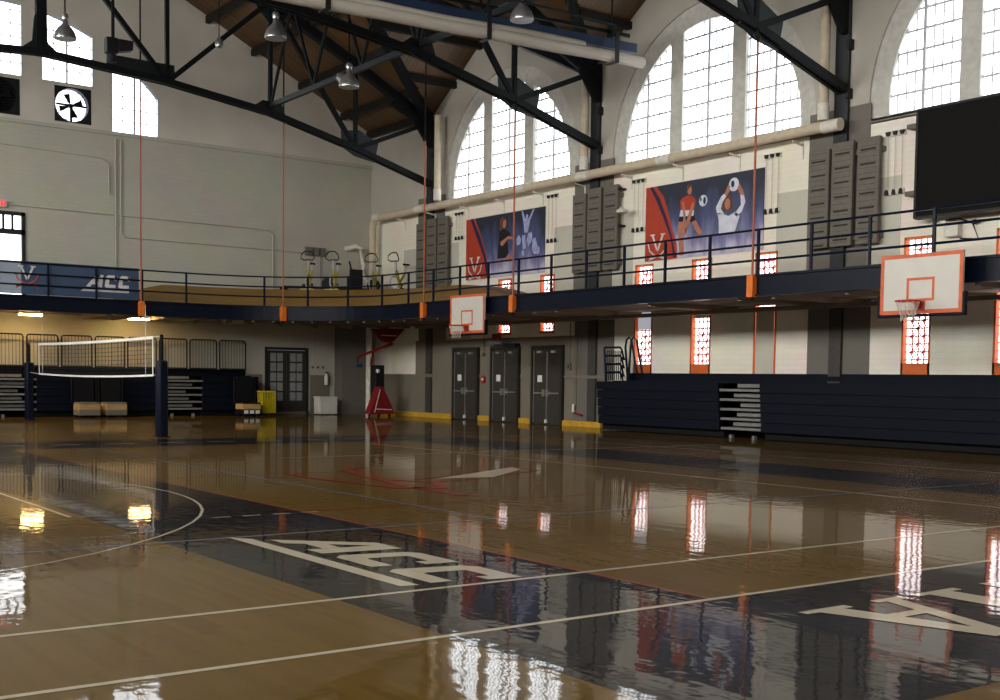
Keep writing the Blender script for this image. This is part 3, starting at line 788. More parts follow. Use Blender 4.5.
truss(TR[0], 'farthest steel roof truss, its end by the far corner')
truss(TR[1], 'steel roof truss crossing in front of the left arched window')
truss(TR[2], 'steel roof truss meeting the column left of the black screen')
truss(TR[3], 'steel roof truss over the near court, above the top of the frame')
# longitudinal sway frame between trusses at X = 17.25
for k in range(3):
    y1, y0 = TR[k]-.1, TR[k+1]+.1
    lab = ['longitudinal bracing between the two farthest trusses', 'longitudinal bracing beyond the truss over the left arch', 'longitudinal bracing over the court middle', 'longitudinal bracing above the camera'][k]
    t = thing('sway_brace', (17.25, (y0+y1)/2, 10.3), lab, 'bracing')
    MB().beam((17.25, y0, 10.35), (17.25, y1, 10.35), .12, .16).build('bottom_strut', 'steel_plate', t)
    MB().beam((17.25, y0, 13.4), (17.25, y1, 13.4), .12, .14).build('top_strut', 'steel_paint', t)
    n = 3; st_ = (y1-y0)/n
    for j in range(n):
        MB().beam((17.25, y0+j*st_, 10.4), (17.25, y0+(j+.5)*st_, 13.35), .07, .09).build('diagonal', 'steel_paint', t)
        MB().beam((17.25, y0+(j+1)*st_, 10.4), (17.25, y0+(j+.5)*st_, 13.35), .07, .09).build('diagonal', 'steel_paint', t)

# ------------------------------------------------------------ balcony running track
EX, EY, RC = 20.45, 38.7, 5.0; CX, CY = EX-RC, EY-RC
PATH = [(x, EY, 0, 1, 'f') for x in (-3.9, 0, 5, 9, 12)] + [(12+.5*k, EY, 0, 1, 'f') for k in range(1, 7)]
PATH += [(CX+RC*sin(a), CY+RC*cos(a), sin(a), cos(a), 'c') for a in [radians(90)*k/24 for k in range(25)]]
PATH += [(EX, CY-.5*k, 1, 0, 'r') for k in range(1, 17)] + [(EX, y, 1, 0, 'r') for y in (24, 18, 12, 6, 0, -6, -12.5)]
def sweep(mb, prof, path=PATH, closed_prof=True):
    n = len(prof); rings = []
    for p in path:
        rings.append(len(mb.v)); mb.v += [(p[0]+p[2]*d_, p[1]+p[3]*d_, z) for d_, z in prof]
    for a, b in zip(rings[:-1], rings[1:]):
        for j in range(n if closed_prof else n-1): mb.f.append((a+j, a+(j+1) % n, b+(j+1) % n, b+j))
    if closed_prof: mb.f.append(tuple(rings[0]+j for j in range(n))); mb.f.append(tuple(rings[-1]+j for j in reversed(range(n))))
    return mb
bal = st(empty('balcony', (EX, 14, 3.36)), 'suspended balcony running track with a navy edge beam', 'balcony')
mb = MB(); sweep(mb, [(0, 3.40), (0, 3.82), (.05, 3.82), (.05, 3.40)]); sweep(mb, [(-.05, 3.80), (-.05, 3.85), (.14, 3.85), (.14, 3.80)]); sweep(mb, [(-.05, 3.36), (-.05, 3.40), (.14, 3.40), (.14, 3.36)])
mb.build('edge_beam', 'navy_paint', bal)
def outer(p):
    if p[4] == 'f': return (p[0], L-.0)
    if p[4] == 'r': return (W, p[1])
    dx, dy = p[2], p[3]; t1 = (W-CX)/dx if dx > 1e-6 else 1e9; t2 = (L-CY)/dy if dy > 1e-6 else 1e9; t = min(t1, t2); return (CX+dx*t, CY+dy*t)
def slab(mb, z, d0=.05, zo=None):
    for p, q in zip(PATH[:-1], PATH[1:]):
        a, b = (p[0]+p[2]*d0, p[1]+p[3]*d0), (q[0]+q[2]*d0, q[1]+q[3]*d0); c, d_ = outer(q), outer(p); zz = z if zo is None else zo
        mb.face([(*a, z), (*b, z), (*c, zz), (*d_, zz)])
        if p[4] != q[4] or (p[4] == 'c'):
            if abs(c[0]-d_[0]) > .01 and abs(c[1]-d_[1]) > .01: mb.face([(*c, zz), (W, L, zz), (*d_, zz)])
mb = MB(); slab(mb, 3.42); mb.build('soffit', 'soffit_paint', bal)
mb = MB(); slab(mb, 3.80); mb.build('deck', 'deck_rubber', bal)
mb = MB()
for p in PATH[3::2]:
    o = outer(p); mb.beam((p[0]+p[2]*.14, p[1]+p[3]*.14, 3.36), (o[0]-p[2]*.02, o[1]-p[3]*.02, 3.36), .09, .12)
for y in range(-11, 24, 3): mb.beam((EX+.14, y, 3.36), (W, y, 3.36), .09, .12)
mb.build('joist', 'soffit_paint', bal)
MB().box(W-1.0, W-.85, -12, 36.5, 3.2, 3.3).build('service_pipe', 'lower_paint', bal)
def bank_h(p):
    sm = lambda t: max(0, min(1, t))**2*(3-2*max(0, min(1, t)))
    if p[4] == 'f': return sm((p[0]-12.8)/2.4)
    if p[4] == 'r': return sm((p[1]-28.7)/4.6)
    return 1
mb = MB(); P2 = [p for p in PATH if bank_h(p) > 0 or p[4] == 'c']
for p, q in zip(P2[:-1], P2[1:]):
    hp, hq = bank_h(p), bank_h(q)
    for (d0, k0), (d1, k1) in (((.16, 0), (.8, .32)), ((.8, .32), (1.5, .72)), ((1.5, .72), (2.0, 1))):
        f = lambda P_, d_, k_, h_: (P_[0]+P_[2]*d_, P_[1]+P_[3]*d_, 3.87+.70*k_*h_)
        mb.face([f(p, d0, k0, hp), f(q, d0, k0, hq), f(q, d1, k1, hq), f(p, d1, k1, hp)])
mb.build('banked_track', 'wood_bank', bal)
mb = MB()
for p, q in zip(P2[:-1], P2[1:]):
    zp, zq = 3.87+.70*bank_h(p), 3.87+.70*bank_h(q); a, b = (p[0]+p[2]*2, p[1]+p[3]*2), (q[0]+q[2]*2, q[1]+q[3]*2); c, d_ = outer(q), outer(p)
    mb.face([(*a, zp), (*b, zq), (*c, zq), (*d_, zp)])
    if p[4] == 'c' and abs(c[0]-d_[0]) > .01 and abs(c[1]-d_[1]) > .01: mb.face([(*c, zq), (W, L, zq), (*d_, zp)])
mb.build('corner_platform', 'deck_rubber', bal)
# railing
rl = thing('railing', (EX, 30, 3.85), 'navy three-rail guard railing along the balcony edge', 'railing')
for z in (4.85, 4.51, 4.17):
    MB().tube([(p[0]+p[2]*.04, p[1]+p[3]*.04, z) for p in PATH], .028, 6).build('rail', 'navy_rail', rl)
def at_s(s):
    acc = 0
    for p, q in zip(PATH[:-1], PATH[1:]):
        l = hypot(q[0]-p[0], q[1]-p[1])
        if acc+l >= s: t = (s-acc)/l; return [p[k]+(q[k]-p[k])*t for k in range(4)]
        acc += l
    return list(PATH[-1][:4])
tot = sum(hypot(q[0]-p[0], q[1]-p[1]) for p, q in zip(PATH[:-1], PATH[1:]))
def rail_post(x_, y_): MB().box(x_-.028, x_+.028, y_-.028, y_+.028, 3.85, 4.87).build('post', 'navy_rail', rl)
for k in range(-10, 4): rail_post(10.62+1.5*k, EY+.04)
sr = sum(hypot(q[0]-p[0], q[1]-p[1]) for p, q in zip(PATH[:-1], PATH[1:]) if q[4] != 'r')       # start of the straight side
s = sr+(33.7-13.9)-1.49*17
while s < tot:
    p = at_s(s); rail_post(p[0]+p[2]*.04, p[1]+p[3]*.04)
    s += 1.49
# banner on the far railing
def V_logo(c, sc, fn):
    """letter V above crossed sabres, 2D polygons through fn(a, b)"""
    vp = [[(-.9, 1), (-.35, 1), (-.35, .9), (-.48, .88), (.02, -.25), (-.05, -.5), (-.72, .88), (-.9, .9)], [(.9, 1), (.35, 1), (.35, .9), (.48, .88), (.05, -.15), (.12, -.42), (.72, .88), (.9, .9)]]
    sb = stroke([(-1.15, .25), (-.95, -.35), (-.4, -.75), (.4, -.95), (.95, -1.15)], .13)+stroke([(1.15, .25), (.95, -.35), (.4, -.75), (-.4, -.95), (-.95, -1.15)], .13)
    sb += stroke([(.75, -.9), (1.05, -1.25)], .2)+stroke([(-.75, -.9), (-1.05, -1.25)], .2)
    return [[fn(c[0]+a*sc, c[1]+b*sc) for a, b in p] for p in vp], [[fn(c[0]+a*sc, c[1]+b*sc) for a, b in p] for p in sb]
bn = thing('banner', (9, EY+.1, 3.88), 'navy banner with white lettering tied behind the far balcony rail', 'banner')
MB().box(4.5, 13.52, EY+.085, EY+.093, 3.88, 4.90).build('cloth', 'banner_mesh', bn)
mb = MB()
for p in ACC: mb.prism([(11.80+.375*a, 4.22+.40*b) for a, b in p], lambda a, b, d_: (a, EY+.08-d_, b), 0, .004)
mb.build('wordmark', 'logo_white', bn)
vp, sb = V_logo((10.0, 4.46), .30, lambda a, b: (a, b))
mb = MB(); [mb.prism(p, lambda a, b, d_: (a, EY+.08-d_, b), 0, .004) for p in vp]; mb.build('emblem_letter', 'logo_white', bn)
mb = MB(); [mb.prism(p, lambda a, b, d_: (a, EY+.079-d_, b), 0, .004) for p in sb]; mb.build('emblem_sabres', 'logo_orange', bn)

# hanger rods with orange boxes
def hanger(x_, y_, ztop, lab, up=True):
    t = thing('hanger_rod', (x_, y_, 3.3), lab, 'hanger rod', 'orange balcony hangers')
    MB().tube([(x_, y_, 3.8), (x_, y_, ztop)], .026, 8).build('rod', 'orange_cable', t)
    MB().box(x_-.09, x_+.09, y_-.09, y_+.09, 3.34, 3.83).build('rod_cover', 'orange_paint', t, bevel=.01)
    MB().lathe((x_, y_, 3.26), [(.0, 0), (.04, .01), (.05, .08), (.03, .1)], 10).build('end_nut', 'dull_black', t)
    if up: MB().tube([(x_, y_, ztop), (x_, y_, (rake(x_) if x_ < XV or y_ > COLS[0] else gable(y_))-.05)], .028, 6).build('upper_rod', 'steel_paint', t)
    else: MB().tube([(x_, y_, ztop-.02), (x_, y_-.05, ztop+.12), (x_, y_, ztop+.3), (x_, y_+.05, ztop+.12)], .03, 6, closed=True).build('shackle', 'steel_paint', t)
hanger(13.55, EY-.05, 11.0, 'orange hanger rod dropping past the right end of the banner')
hanger(18.22, 37.80, 10.1, 'orange hanger rod over the rounded balcony corner')
hanger(EX-.05, 32.2, 8.9, 'orange hanger rod right of the exercise bikes')
hanger(EX-.05, TR[1]-.15, 9.0, 'orange hanger rod in front of the left poster', False)
hanger(EX-.05, TR[2]-.15, 9.0, 'orange hanger rod in front of the right poster', False)

# ------------------------------------------------------------ ducts and pipes
t = thing('heating_pipe', (23.4, 30, 4.2), 'tan insulated pipe running along the wall below the arched windows', 'pipe')
xp = W-.42
MB().tube([(xp, 18.45, 7.60), (xp, 28, 7.58), (xp, 40.15, 7.56), (xp, 40.45, 7.48), (xp, 40.55, 7.2), (xp, 40.55, 4.6)], .135, 14).build('main_run', 'pipe_tan', t, smooth=True)
for y in (40.2, 37.1, 31.0, 27.9, 24.4, 18.71): MB().tube([(xp, y-.25, 7.58), (xp, y+.25, 7.58)], .148, 14).build('joint_sleeve', 'pipe_white', t, smooth=True)
for k in range(10):
    y = 19.9+2.1*k; MB().beam((W, y, 7.0), (W-.03, y, 7.4), .03, .05).beam((W-.02, y, 7.35), (xp, y+.0, 7.40), .03, .05).build('wall_bracket', 'pipe_white', t)
for c, l in ((COLS[0]-.95, 'tan riser pipe beside the column nearest the far corner'), (COLS[1]+.05, 'tan riser pipe beside the column between the posters'), (COLS[2]+.22, 'tan riser pipe beside the column left of the screen')):
    r = thing('riser_pipe', (xp, c, 7.7), l, 'pipe', 'tan riser pipes')
    MB().tube([(xp, c, 7.75), (xp, c, 8.15)], .14, 12).build('elbow', 'pipe_white', r, smooth=True)
    MB().tube([(xp, c, 8.1), (xp, c, ZE-.1 if c > 36 else 10.75)], .12, 12).build('riser', 'pipe_tan', r, smooth=True)
t = tag(MB().tube([(23.0, 40.2, 0), (23.0, 40.2, 3.4)], .12, 14).build('white_pipe', 'pipe_white', smooth=True), 'white floor-to-balcony pipe in the far corner', 'pipe')
tag(MB().tube([(22.6, L-.02, 6.42), (22.85, L-.4, 6.5), (23.05, L-.5, 6.4), (23.08, L-.5, 5.75), (23.15, L-.5, 5.5), (23.38, L-.5, 5.0), (23.4, L-.5, 4.6)], .10, 10).build('branch_pipe', 'pipe_white', smooth=True), 'crooked white branch pipe in the corner behind the bikes', 'pipe')

# ------------------------------------------------------------ acoustic panel grilles
def grille(c, lab):
    t = thing('acoustic_grille', (W-.2, c, 4.7), lab, 'wall grille', 'taupe slotted wall grilles')
    for j, off in enumerate((.62, -.08, -.82)):
        y0 = c+off-.31; y1 = c+off+.31; z0, z1 = 4.72+.0*j, 7.10+(.10 if j else 0)
        p = MB().box(W-.24, W-.13, y0, y1, z0, z1).build('panel', 'grille_taupe', t, bevel=.02)
        mb = MB()
        for k in range(7):
            z = z1-.28-.34*k; mb.box(W-.248, W-.239, y0+.10, y1-.10, z-.02, z+.02)
        mb.build('louvre_pattern', 'grille_slot', p)
        mb = MB()
        for k in range(18): mb.box(W-.244, W-.239, y0+.06, y1-.06, z0+.10+.128*k, z0+.112+.128*k)
        mb.build('ribs', 'dark_paint', p)
    for z in (4.85, 6.85): MB().box(W-.13, W, c-1.15, c+.95, z, z+.12).build('mounting_rail', 'grille_taupe', t)
grille(36.75, 'slotted taupe wall grille beside the far corner')
grille(27.7, 'slotted taupe wall grille between the two posters')
grille(18.6, 'slotted taupe wall grille left of the big black screen')

# ------------------------------------------------------------ big screen
t = thing('projection_screen', (W-.3, 14.1, 5.23), 'huge black display board hung high on the side wall', 'screen')
MB().box(W-.42, W-.28, 11.5, 16.33, 5.16, 7.53).build('screen_panel', 'screen_black', t)
mb = MB(); mb.box(W-.44, W-.27, 16.31, 16.37, 5.14, 7.55).box(W-.44, W-.27, 11.46, 11.52, 5.14, 7.55).box(W-.44, W-.27, 11.5, 16.33, 5.12, 5.18).box(W-.44, W-.27, 11.5, 16.33, 7.51, 7.56)
mb.build('bezel', 'black_plastic', t)
mb = MB()
for z in (5.75, 7.25): mb.box(W-.28, W, 11.8, 16.72, z-.05, z+.05)
mb.build('wall_bracket', 'grille_taupe', t)

# ------------------------------------------------------------ posters
xw = W-.02
def flat(name, polys, m, parent, dep):
    mb = MB()
    for p in polys: mb.prism(p, lambda a, b, d_: (xw-d_, a, b), dep, dep+.001)
    return mb.build(name, m, parent)
def circ(c, r, ry=None, n=18): return [(c[0]+r*cos(2*pi*k/n), c[1]+(ry or r)*sin(2*pi*k/n)) for k in range(n)]
def poster(y0, y1, lab):
    t = thing('sports_poster', (xw, (y0+y1)/2, 4.87), lab, 'poster', 'sports posters on the side wall')
    MB().box(xw-.02, xw+.005, y1, y0, 4.87, 6.97).build('backing', 'poster_print', t)
    return t
t = poster(25.55, 21.12, 'wide poster of two volleyball players with a red left end')
flat('red_field', [[(25.55, 6.97), (25.13, 6.97), (24.83, 6.66), (24.59, 6.12), (24.44, 5.68), (24.26, 5.27), (24.23, 4.87), (25.55, 4.87)]], 'poster_red', t, .021)
flat('swoosh', [[(25.39, 6.97), (25.27, 6.97), (24.97, 6.6), (24.67, 6.01), (24.46, 5.52), (24.53, 5.51), (24.78, 5.99), (25.09, 6.53)], [(24.53, 5.52), (24.46, 5.52), (24.28, 4.9), (24.38, 4.9)]], 'poster_navy', t, .023)
S = .024
flat('player_legs', [[(24.2, 5.89), (23.98, 5.85), (24.08, 5.57), (23.98, 5.25), (23.97, 4.95), (24.14, 4.93), (24.18, 5.27), (24.22, 5.66)], [(23.7, 5.84), (23.54, 5.86), (23.27, 5.49), (23.4, 5.43), (23.56, 5.6)]], 'poster_skin', t, S)
flat('player_shorts', [[(24.17, 6.04), (23.6, 6.02), (23.54, 5.86), (23.73, 5.82), (23.87, 5.93), (23.98, 5.85), (24.2, 5.89)]], 'poster_black', t, S+.002)
flat('player_shirt', [[(24.12, 6.23), (23.61, 6.14), (23.63, 5.99), (24.17, 6.02)]], 'poster_white', t, S+.003)
flat('player_shirt', [[(24.08, 6.51), (23.89, 6.57), (23.67, 6.52), (23.53, 6.4), (23.58, 6.25), (23.61, 6.14), (24.12, 6.19), (24.16, 6.43)]], 'poster_red', t, S+.004)
flat('player_arms', [[(24.08, 6.42), (23.99, 6.41), (23.93, 6.02), (23.88, 5.55), (23.99, 5.46), (24.1, 5.53), (24.01, 5.95)], [(23.67, 6.37), (23.59, 6.32), (23.73, 5.92), (23.91, 5.55), (23.94, 5.63), (23.84, 6.01)]], 'poster_skin', t, S+.006)
flat('player_head', [circ((23.79, 6.70), .085, .12)], 'poster_skin', t, S+.006)
flat('player_hair', [[(23.92, 6.78), (23.87, 6.87), (23.74, 6.87), (23.68, 6.79), (23.79, 6.79), (23.86, 6.70)]], 'poster_hair', t, S+.008)
flat('volleyball', [circ((23.27, 6.36), .155), circ((22.16, 6.66), .18)], 'poster_white', t, S)
flat('volleyball_panel', [circ((23.22, 6.36), .05, .10), circ((22.2, 6.68), .06, .09), circ((23.36, 6.41), .03, .06)], 'poster_navy', t, S+.002)
flat('player_hair', [[(22.54, 6.0), (22.55, 6.3), (22.45, 6.4), (22.3, 6.4), (22.21, 6.28), (22.2, 6.0)]], 'poster_hair', t, S)
flat('player_shirt', [[(22.74, 5.97), (22.53, 5.93), (22.33, 5.85), (22.08, 5.94), (21.93, 5.81), (22.07, 5.46), (22.12, 5.36), (22.66, 5.36), (22.68, 5.81)],
     [(22.74, 5.93), (22.79, 6.12), (22.6, 6.4), (22.5, 6.46), (22.4, 6.4), (22.54, 6.25), (22.61, 6.07), (22.48, 5.92)], [(22.13, 5.87), (21.89, 6.1), (21.92, 6.36), (21.8, 6.38), (21.74, 6.16), (21.86, 5.91), (22.03, 5.82)]], 'poster_white', t, S+.003)
flat('player_head', [circ((22.37, 6.17), .10, .15)], 'poster_skin', t, S+.005)
flat('player_hands', [[(22.49, 6.44), (22.36, 6.67), (22.28, 6.64), (22.3, 6.5), (22.41, 6.38)], [(22.03, 6.56), (21.96, 6.66), (21.83, 6.48), (21.79, 6.34), (21.92, 6.36)]], 'poster_skin', t, S+.005)
vp, sb = V_logo((25.03, 5.28), .34, lambda a, b: (a, b)); flat('emblem', vp+sb, 'logo_white', t, .0235)
t = poster(34.69, 30.25, 'wide poster of a player in black beside celebrating blue figures')
flat('red_field', [[(34.69, 6.97), (34.16, 6.97), (33.87, 6.47), (33.53, 5.83), (33.34, 5.25), (33.19, 4.87), (34.69, 4.87)]], 'poster_red', t, .021)
flat('swoosh', [[(34.44, 6.97), (34.27, 6.97), (33.86, 6.35), (33.49, 5.62), (33.62, 5.61), (34.0, 6.24)], [(33.62, 5.62), (33.5, 5.62), (33.27, 4.9), (33.42, 4.9)]], 'poster_navy', t, .023)
flat('player_leg', [[(32.31, 5.55), (32.04, 5.57), (32.01, 5.47), (32.04, 5.32), (32.31, 5.41)], [(32.8, 5.5), (32.6, 5.5), (32.65, 5.3), (32.8, 5.35)]], 'poster_skin', t, S)
flat('player_shirt', [[(32.71, 6.45), (32.43, 6.46), (32.13, 6.31), (32.06, 6.15), (32.26, 6.09), (32.18, 5.64), (32.31, 5.49), (32.82, 5.49), (32.76, 5.93), (32.73, 6.13)]], 'poster_black', t, S+.002)
flat('player_arms', [[(32.63, 6.04), (32.19, 6.2), (31.89, 6.13), (31.92, 6.06), (32.22, 6.1), (32.52, 5.89), (32.65, 5.94)]], 'poster_skin', t, S+.004)
flat('player_head', [circ((32.43, 6.64), .10, .17)], 'poster_skin', t, S+.004)
flat('player_hair', [[(32.68, 6.76), (32.55, 6.86), (32.38, 6.83), (32.36, 6.76), (32.50, 6.72), (32.52, 6.45), (32.69, 6.40)]], 'poster_hair', t, S+.006)
flat('celebrating_figures', [[(31.49, 6.94), (31.42, 6.95), (31.29, 6.7), (31.19, 6.66), (31.09, 6.68), (30.87, 6.95), (30.79, 6.94), (31.02, 6.6), (31.09, 6.37), (31.14, 6.22), (31.32, 6.22), (31.37, 6.52)], circ((31.19, 6.74), .06, .08),
     [(31.76, 6.04), (31.63, 6.19), (31.49, 6.02), (31.55, 5.87), (31.72, 5.84)], [(31.11, 6.2), (30.92, 6.22), (30.88, 5.97), (31.1, 5.75), (31.2, 5.96)], [(31.46, 6.14), (31.27, 6.16), (31.23, 5.73), (31.39, 5.68)],
     [(30.88, 5.97), (30.72, 6.03), (30.62, 5.75), (30.49, 5.67), (30.52, 5.48), (30.8, 5.5), (30.9, 5.62)], [(31.45, 5.63), (31.35, 5.66), (31.28, 5.5), (31.45, 5.49)]], 'poster_blue', t, S)
vp, sb = V_logo((34.15, 5.28), .36, lambda a, b: (a, b)); flat('emblem', vp+sb, 'logo_white', t, .0235)

# ------------------------------------------------------------ basketball backboards
def hoop(yc, xb, lab):
    z0, z1, hw = 2.79, 3.94, .90
    t = thing('basketball_hoop', (xb, yc, z0), lab, 'basketball hoop', 'side basketball hoops')
    MB().box(xb, xb+.04, yc-hw, yc+hw, z0, z1).build('backboard', 'board_white', t)
    def frame(y0, y1, a, b, wd, x0):
        return MB().box(x0-.006, x0, y0, y1, a, a+wd).box(x0-.006, x0, y0, y1, b-wd, b).box(x0-.006, x0, y0, y0+wd, a+wd, b-wd).box(x0-.006, x0, y1-wd, y1, a+wd, b-wd)
    frame(yc-hw, yc+hw, z0, z1, .075, xb).build('border', 'board_orange', t)
    frame(yc-.305, yc+.305, 3.03, 3.48, .05, xb-.001).build('target_square', 'board_orange', t)
    mb = MB(); mb.box(xb-.01, xb+.09, yc-hw-.06, yc+hw+.06, z0-.06, z0-.005)
    for s in (-1, 1): mb.box(xb-.01, xb+.09, yc+s*(hw+.005), yc+s*(hw+.06), z0-.05, z0+.38)
    mb.build('edge_padding', 'pad_navy', t, bevel=.015)
    rc = (xb-.15-.23, yc); zr = 3.01
    MB().tube([(rc[0]+.23*cos(2*pi*k/28), rc[1]+.23*sin(2*pi*k/28), zr) for k in range(28)], .014, 8, closed=True).build('rim', 'rim_red', t, smooth=True)
    mb = MB(); mb.box(xb-.02, xb, yc-.11, yc+.11, zr-.17, zr+.02).box(xb-.17, xb-.01, yc-.07, yc+.07, zr-.02, zr+.01)
    mb.prism([(0, -.15), (-.15, -.02), (0, -.02)], lambda a, b, d_: (xb-.01+a, yc+d_, zr+b), -.05, .05); mb.build('rim_bracket', 'rim_red', t)
    mb = MB(); n = 12; rows = [(.225, 0), (.19, -.1), (.15, -.2), (.125, -.3), (.13, -.38)]
    for k in range(n):
        for j in range(len(rows)-1):
            for s in (-.5, .5):
                a0 = 2*pi*(k+(.5 if j % 2 else 0))/n; a1 = a0+s*2*pi/n
                p = (rc[0]+rows[j][0]*cos(a0), rc[1]+rows[j][0]*sin(a0), zr+rows[j][1]); q = (rc[0]+rows[j+1][0]*cos(a1), rc[1]+rows[j+1][0]*sin(a1), zr+rows[j+1][1])
                mb.beam(p, q, .006, .006)
    mb.build('net', 'net_cord', t)
    mb = MB(); mb.beam((xb+.05, yc-.5, 3.7), (EX+.0, yc-.5, 3.7), .08, .1).beam((xb+.05, yc+.5, 3.7), (EX, yc+.5, 3.7), .08, .1).beam((xb+.08, yc-.5, 3.0), (xb+.08, yc-.5, 3.85), .08, .08).beam((xb+.08, yc+.5, 3.0), (xb+.08, yc+.5, 3.85), .08, .08)
    mb.beam((xb+.08, yc-.7, 3.1), (xb+.08, yc+.7, 3.1), .08, .08)
    mb.build('support_frame', 'steel_paint', t)
hoop(29.50, 20.22, 'far white backboard with orange border on the balcony edge')
hoop(13.83, 20.0, 'near white backboard with orange border, at the right of the photo')

# ------------------------------------------------------------ bleachers
def bleacher(name, fn, s_list, lab, rail=True):
    """fn(s, d, z): s along, d distance out from the wall. s_list: (s0, s1, 'closed'|'open')"""
    r = thing('bleachers', fn(s_list[0][0], 0, 0), lab, 'bleachers', 'folded bleachers')
    def B(mb, s0, s1, d0, d1, z0, z1):
        p, q = fn(s0, d0, z0), fn(s1, d1, z1); mb.box(p[0], q[0], p[1], q[1], p[2], q[2]); return mb
    for s0, s1, k in s_list:
        if k == 'closed':
            n = 5; h = 1.22/n
            for j in range(n):
                z = .20+j*h; B(MB(), s0, s1, .55, 1.12+.02*j, z, z+h-.012).build('riser_board', 'bleacher_navy', r)
            B(MB(), s0, s1, .35, 1.0, .19, 1.40).build('core', 'dull_black', r)
            B(MB(), s0, s1, .35, .95, .02, .2).build('toe_kick', 'dull_black', r)
        else:
            for j in range(5):
                z = .22+j*.245
                B(MB(), s0+.0, s1-.0, .40, 1.06+.02*j, z, z+.06).build('shelf', 'bleacher_grey', r)
                B(MB(), s0+.30+.12*(j % 3), s1-.1*(j % 2)-.02, .4, .92, z+.10, z+.19).build('seat_board', 'bleacher_grey', r)
            B(MB(), s0, s1, .15, .4, .02, 1.4).build('backing', 'dull_black', r)
            for k_ in (.2, .75): B(MB(), s0+(s1-s0)*k_-.04, s0+(s1-s0)*k_+.04, .9, 1.0, 0, .09).build('wheel', 'bleacher_grey', r)
    a, b = s_list[0][0], s_list[-1][1]
    B(MB(), a, b, .03, .58, 1.40, 1.44).build('top_seat', 'bleacher_navy', r)
    B(MB(), a, b, .0, .06, .0, 1.66).build('rear_board', 'bleacher_navy', r)
    return r
bleacher('r', lambda s, d_, z: (W-.02-d_, 26.2-s, z), [(0, 4.75, 'closed'), (4.75, 6.15, 'open'), (6.15, 13.0, 'closed'), (13.0, 19.0, 'closed')], 'long navy folded bleachers along the side wall at the right')
bleacher('f', lambda s, d_, z: (18.4-s, L-.02-d_, z), [(0, 2.1, 'closed'), (2.1, 3.5, 'open'), (3.5, 7.75, 'closed'), (7.75, 9.1, 'open'), (9.1, 13.5, 'closed')], 'navy folded bleachers under the banner at the far wall')
# guard panels on the far bleachers
def guard_panel():
    t = thing('guard_panel', (0, 0, 0), '', 'guard rail', 'barred guard panels on the far bleachers')
    a, b, z0, z1, r_ = -.50, .50, 0, 1.07, .08
    pts = [(a, 0, z0), (a, 0, z1-r_), (a+r_*.3, 0, z1-r_*.3), (a+r_, 0, z1), (b-r_, 0, z1), (b-r_*.3, 0, z1-r_*.3), (b, 0, z1-r_), (b, 0, z0)]
    MB().tube(pts, .028, 6).build('tube_frame', 'black_plastic', t)
    mb = MB()
    for k in range(1, 9): mb.box(a+(b-a)*k/9-.006, a+(b-a)*k/9+.006, -.006, .006, .02, z1-.02)
    mb.box(a, b, -.02, .02, .02, .06); mb.build('bars', 'black_plastic', t)
    return t
gp = guard_panel(); words_ = ['', 'guard panel leftmost of the row, cut by the photo edge', 'guard panel behind the left end of the net', 'guard panel behind the left middle of the net', 'guard panel behind the right middle of the net', 'guard panel behind the right end of the net', 'guard panel just right of the net post', 'guard panel between the net post panel and the rightmost one', 'guard panel rightmost of the row, nearest the glazed doors']
for k in range(1, 9):
    xk = 17.78-1.12*(8-k); loc = (xk, L-.35, 1.66-.02)
    lab = 'black barred ' + words_[k]
    if k == 1: gp.location = loc; gp['label'] = lab
    else: dup(gp, loc, lab)
# handrails stored on the end of the right bleachers
t = thing('stored_handrails', (W-.6, 26.3, 0), 'tubular handrails stacked on the end of the side bleachers', 'handrail')
for k in range(4):
    z = 2.38-.24*k
    MB().tube([(W-1.15+.02*k, 25.95, z-.30), (W-1.15+.02*k, 25.98, z-.03), (W-1.1, 26.0, z), (W-.48, 26.05, z+.02), (W-.42, 26.05, z-.04), (W-.36, 26.0, z-.35)], .032, 8).build('rail_loop', 'navy_rail', t)
mb = MB()
for k in range(9): mb.box(W-1.1+.075*k, W-1.088+.075*k, 25.9, 25.93, 1.45, 2.3)
mb.build('bars', 'navy_rail', t)
for dy in (0, .22): MB().tube([(W-.30, 25.9-dy*.2, 1.5), (W-.32, 26.0-dy, 2.4), (W-.3, 25.98-dy, 2.62), (W-.28, 25.9-dy, 2.7), (W-.26, 25.8-dy, 2.6), (W-.22, 25.6-dy, 1.66)], .034, 8).build('rail_loop', 'navy_rail', t)

# ------------------------------------------------------------ volleyball net
XN = 9.85
def vb_post(y, lab, strap):
    t = thing('net_post', (XN, y, 0), lab, 'net post', 'padded volleyball posts')
    MB().lathe((XN, y, .0), [(.02, 0), (.13, .0), (.14, .03), (.14, 1.72), (.125, 1.75), (.06, 1.76)], 16).build('padding', 'pad_navy', t, smooth=True)
    MB().lathe((XN, y, 1.7), [(.045, 0), (.045, .64), (.0, .66)], 10).build('pole', 'steel_paint', t)
    MB().box(XN-.07, XN+.07, y-.155, y-.1, .0, 1.7).build('pad_seam', 'navy_paint', t)
    MB().lathe((XN, y, 0), [(.2, 0), (.2, .015), (0, .02)], 16).build('base_plate', 'steel_paint', t)
vb_post(38.05, 'navy padded volleyball post at the left, nearer the far wall', 0)
vb_post(26.75, 'navy padded volleyball post at the right end of the net', 1)
t = thing('volleyball_net', (XN, 32, 1.35), 'volleyball net with white tapes stretched between two padded posts', 'net')
ya, yb = 27.3, 36.95
def ztop(y): u = (y-ya)/(yb-ya); return 2.33-.12*4*u*(1-u)*.25
def zbot(y): u = (y-ya)/(yb-ya); return 1.39-.10*4*u*(1-u)*.5
ny = 24
mb = MB(); mb2 = MB()
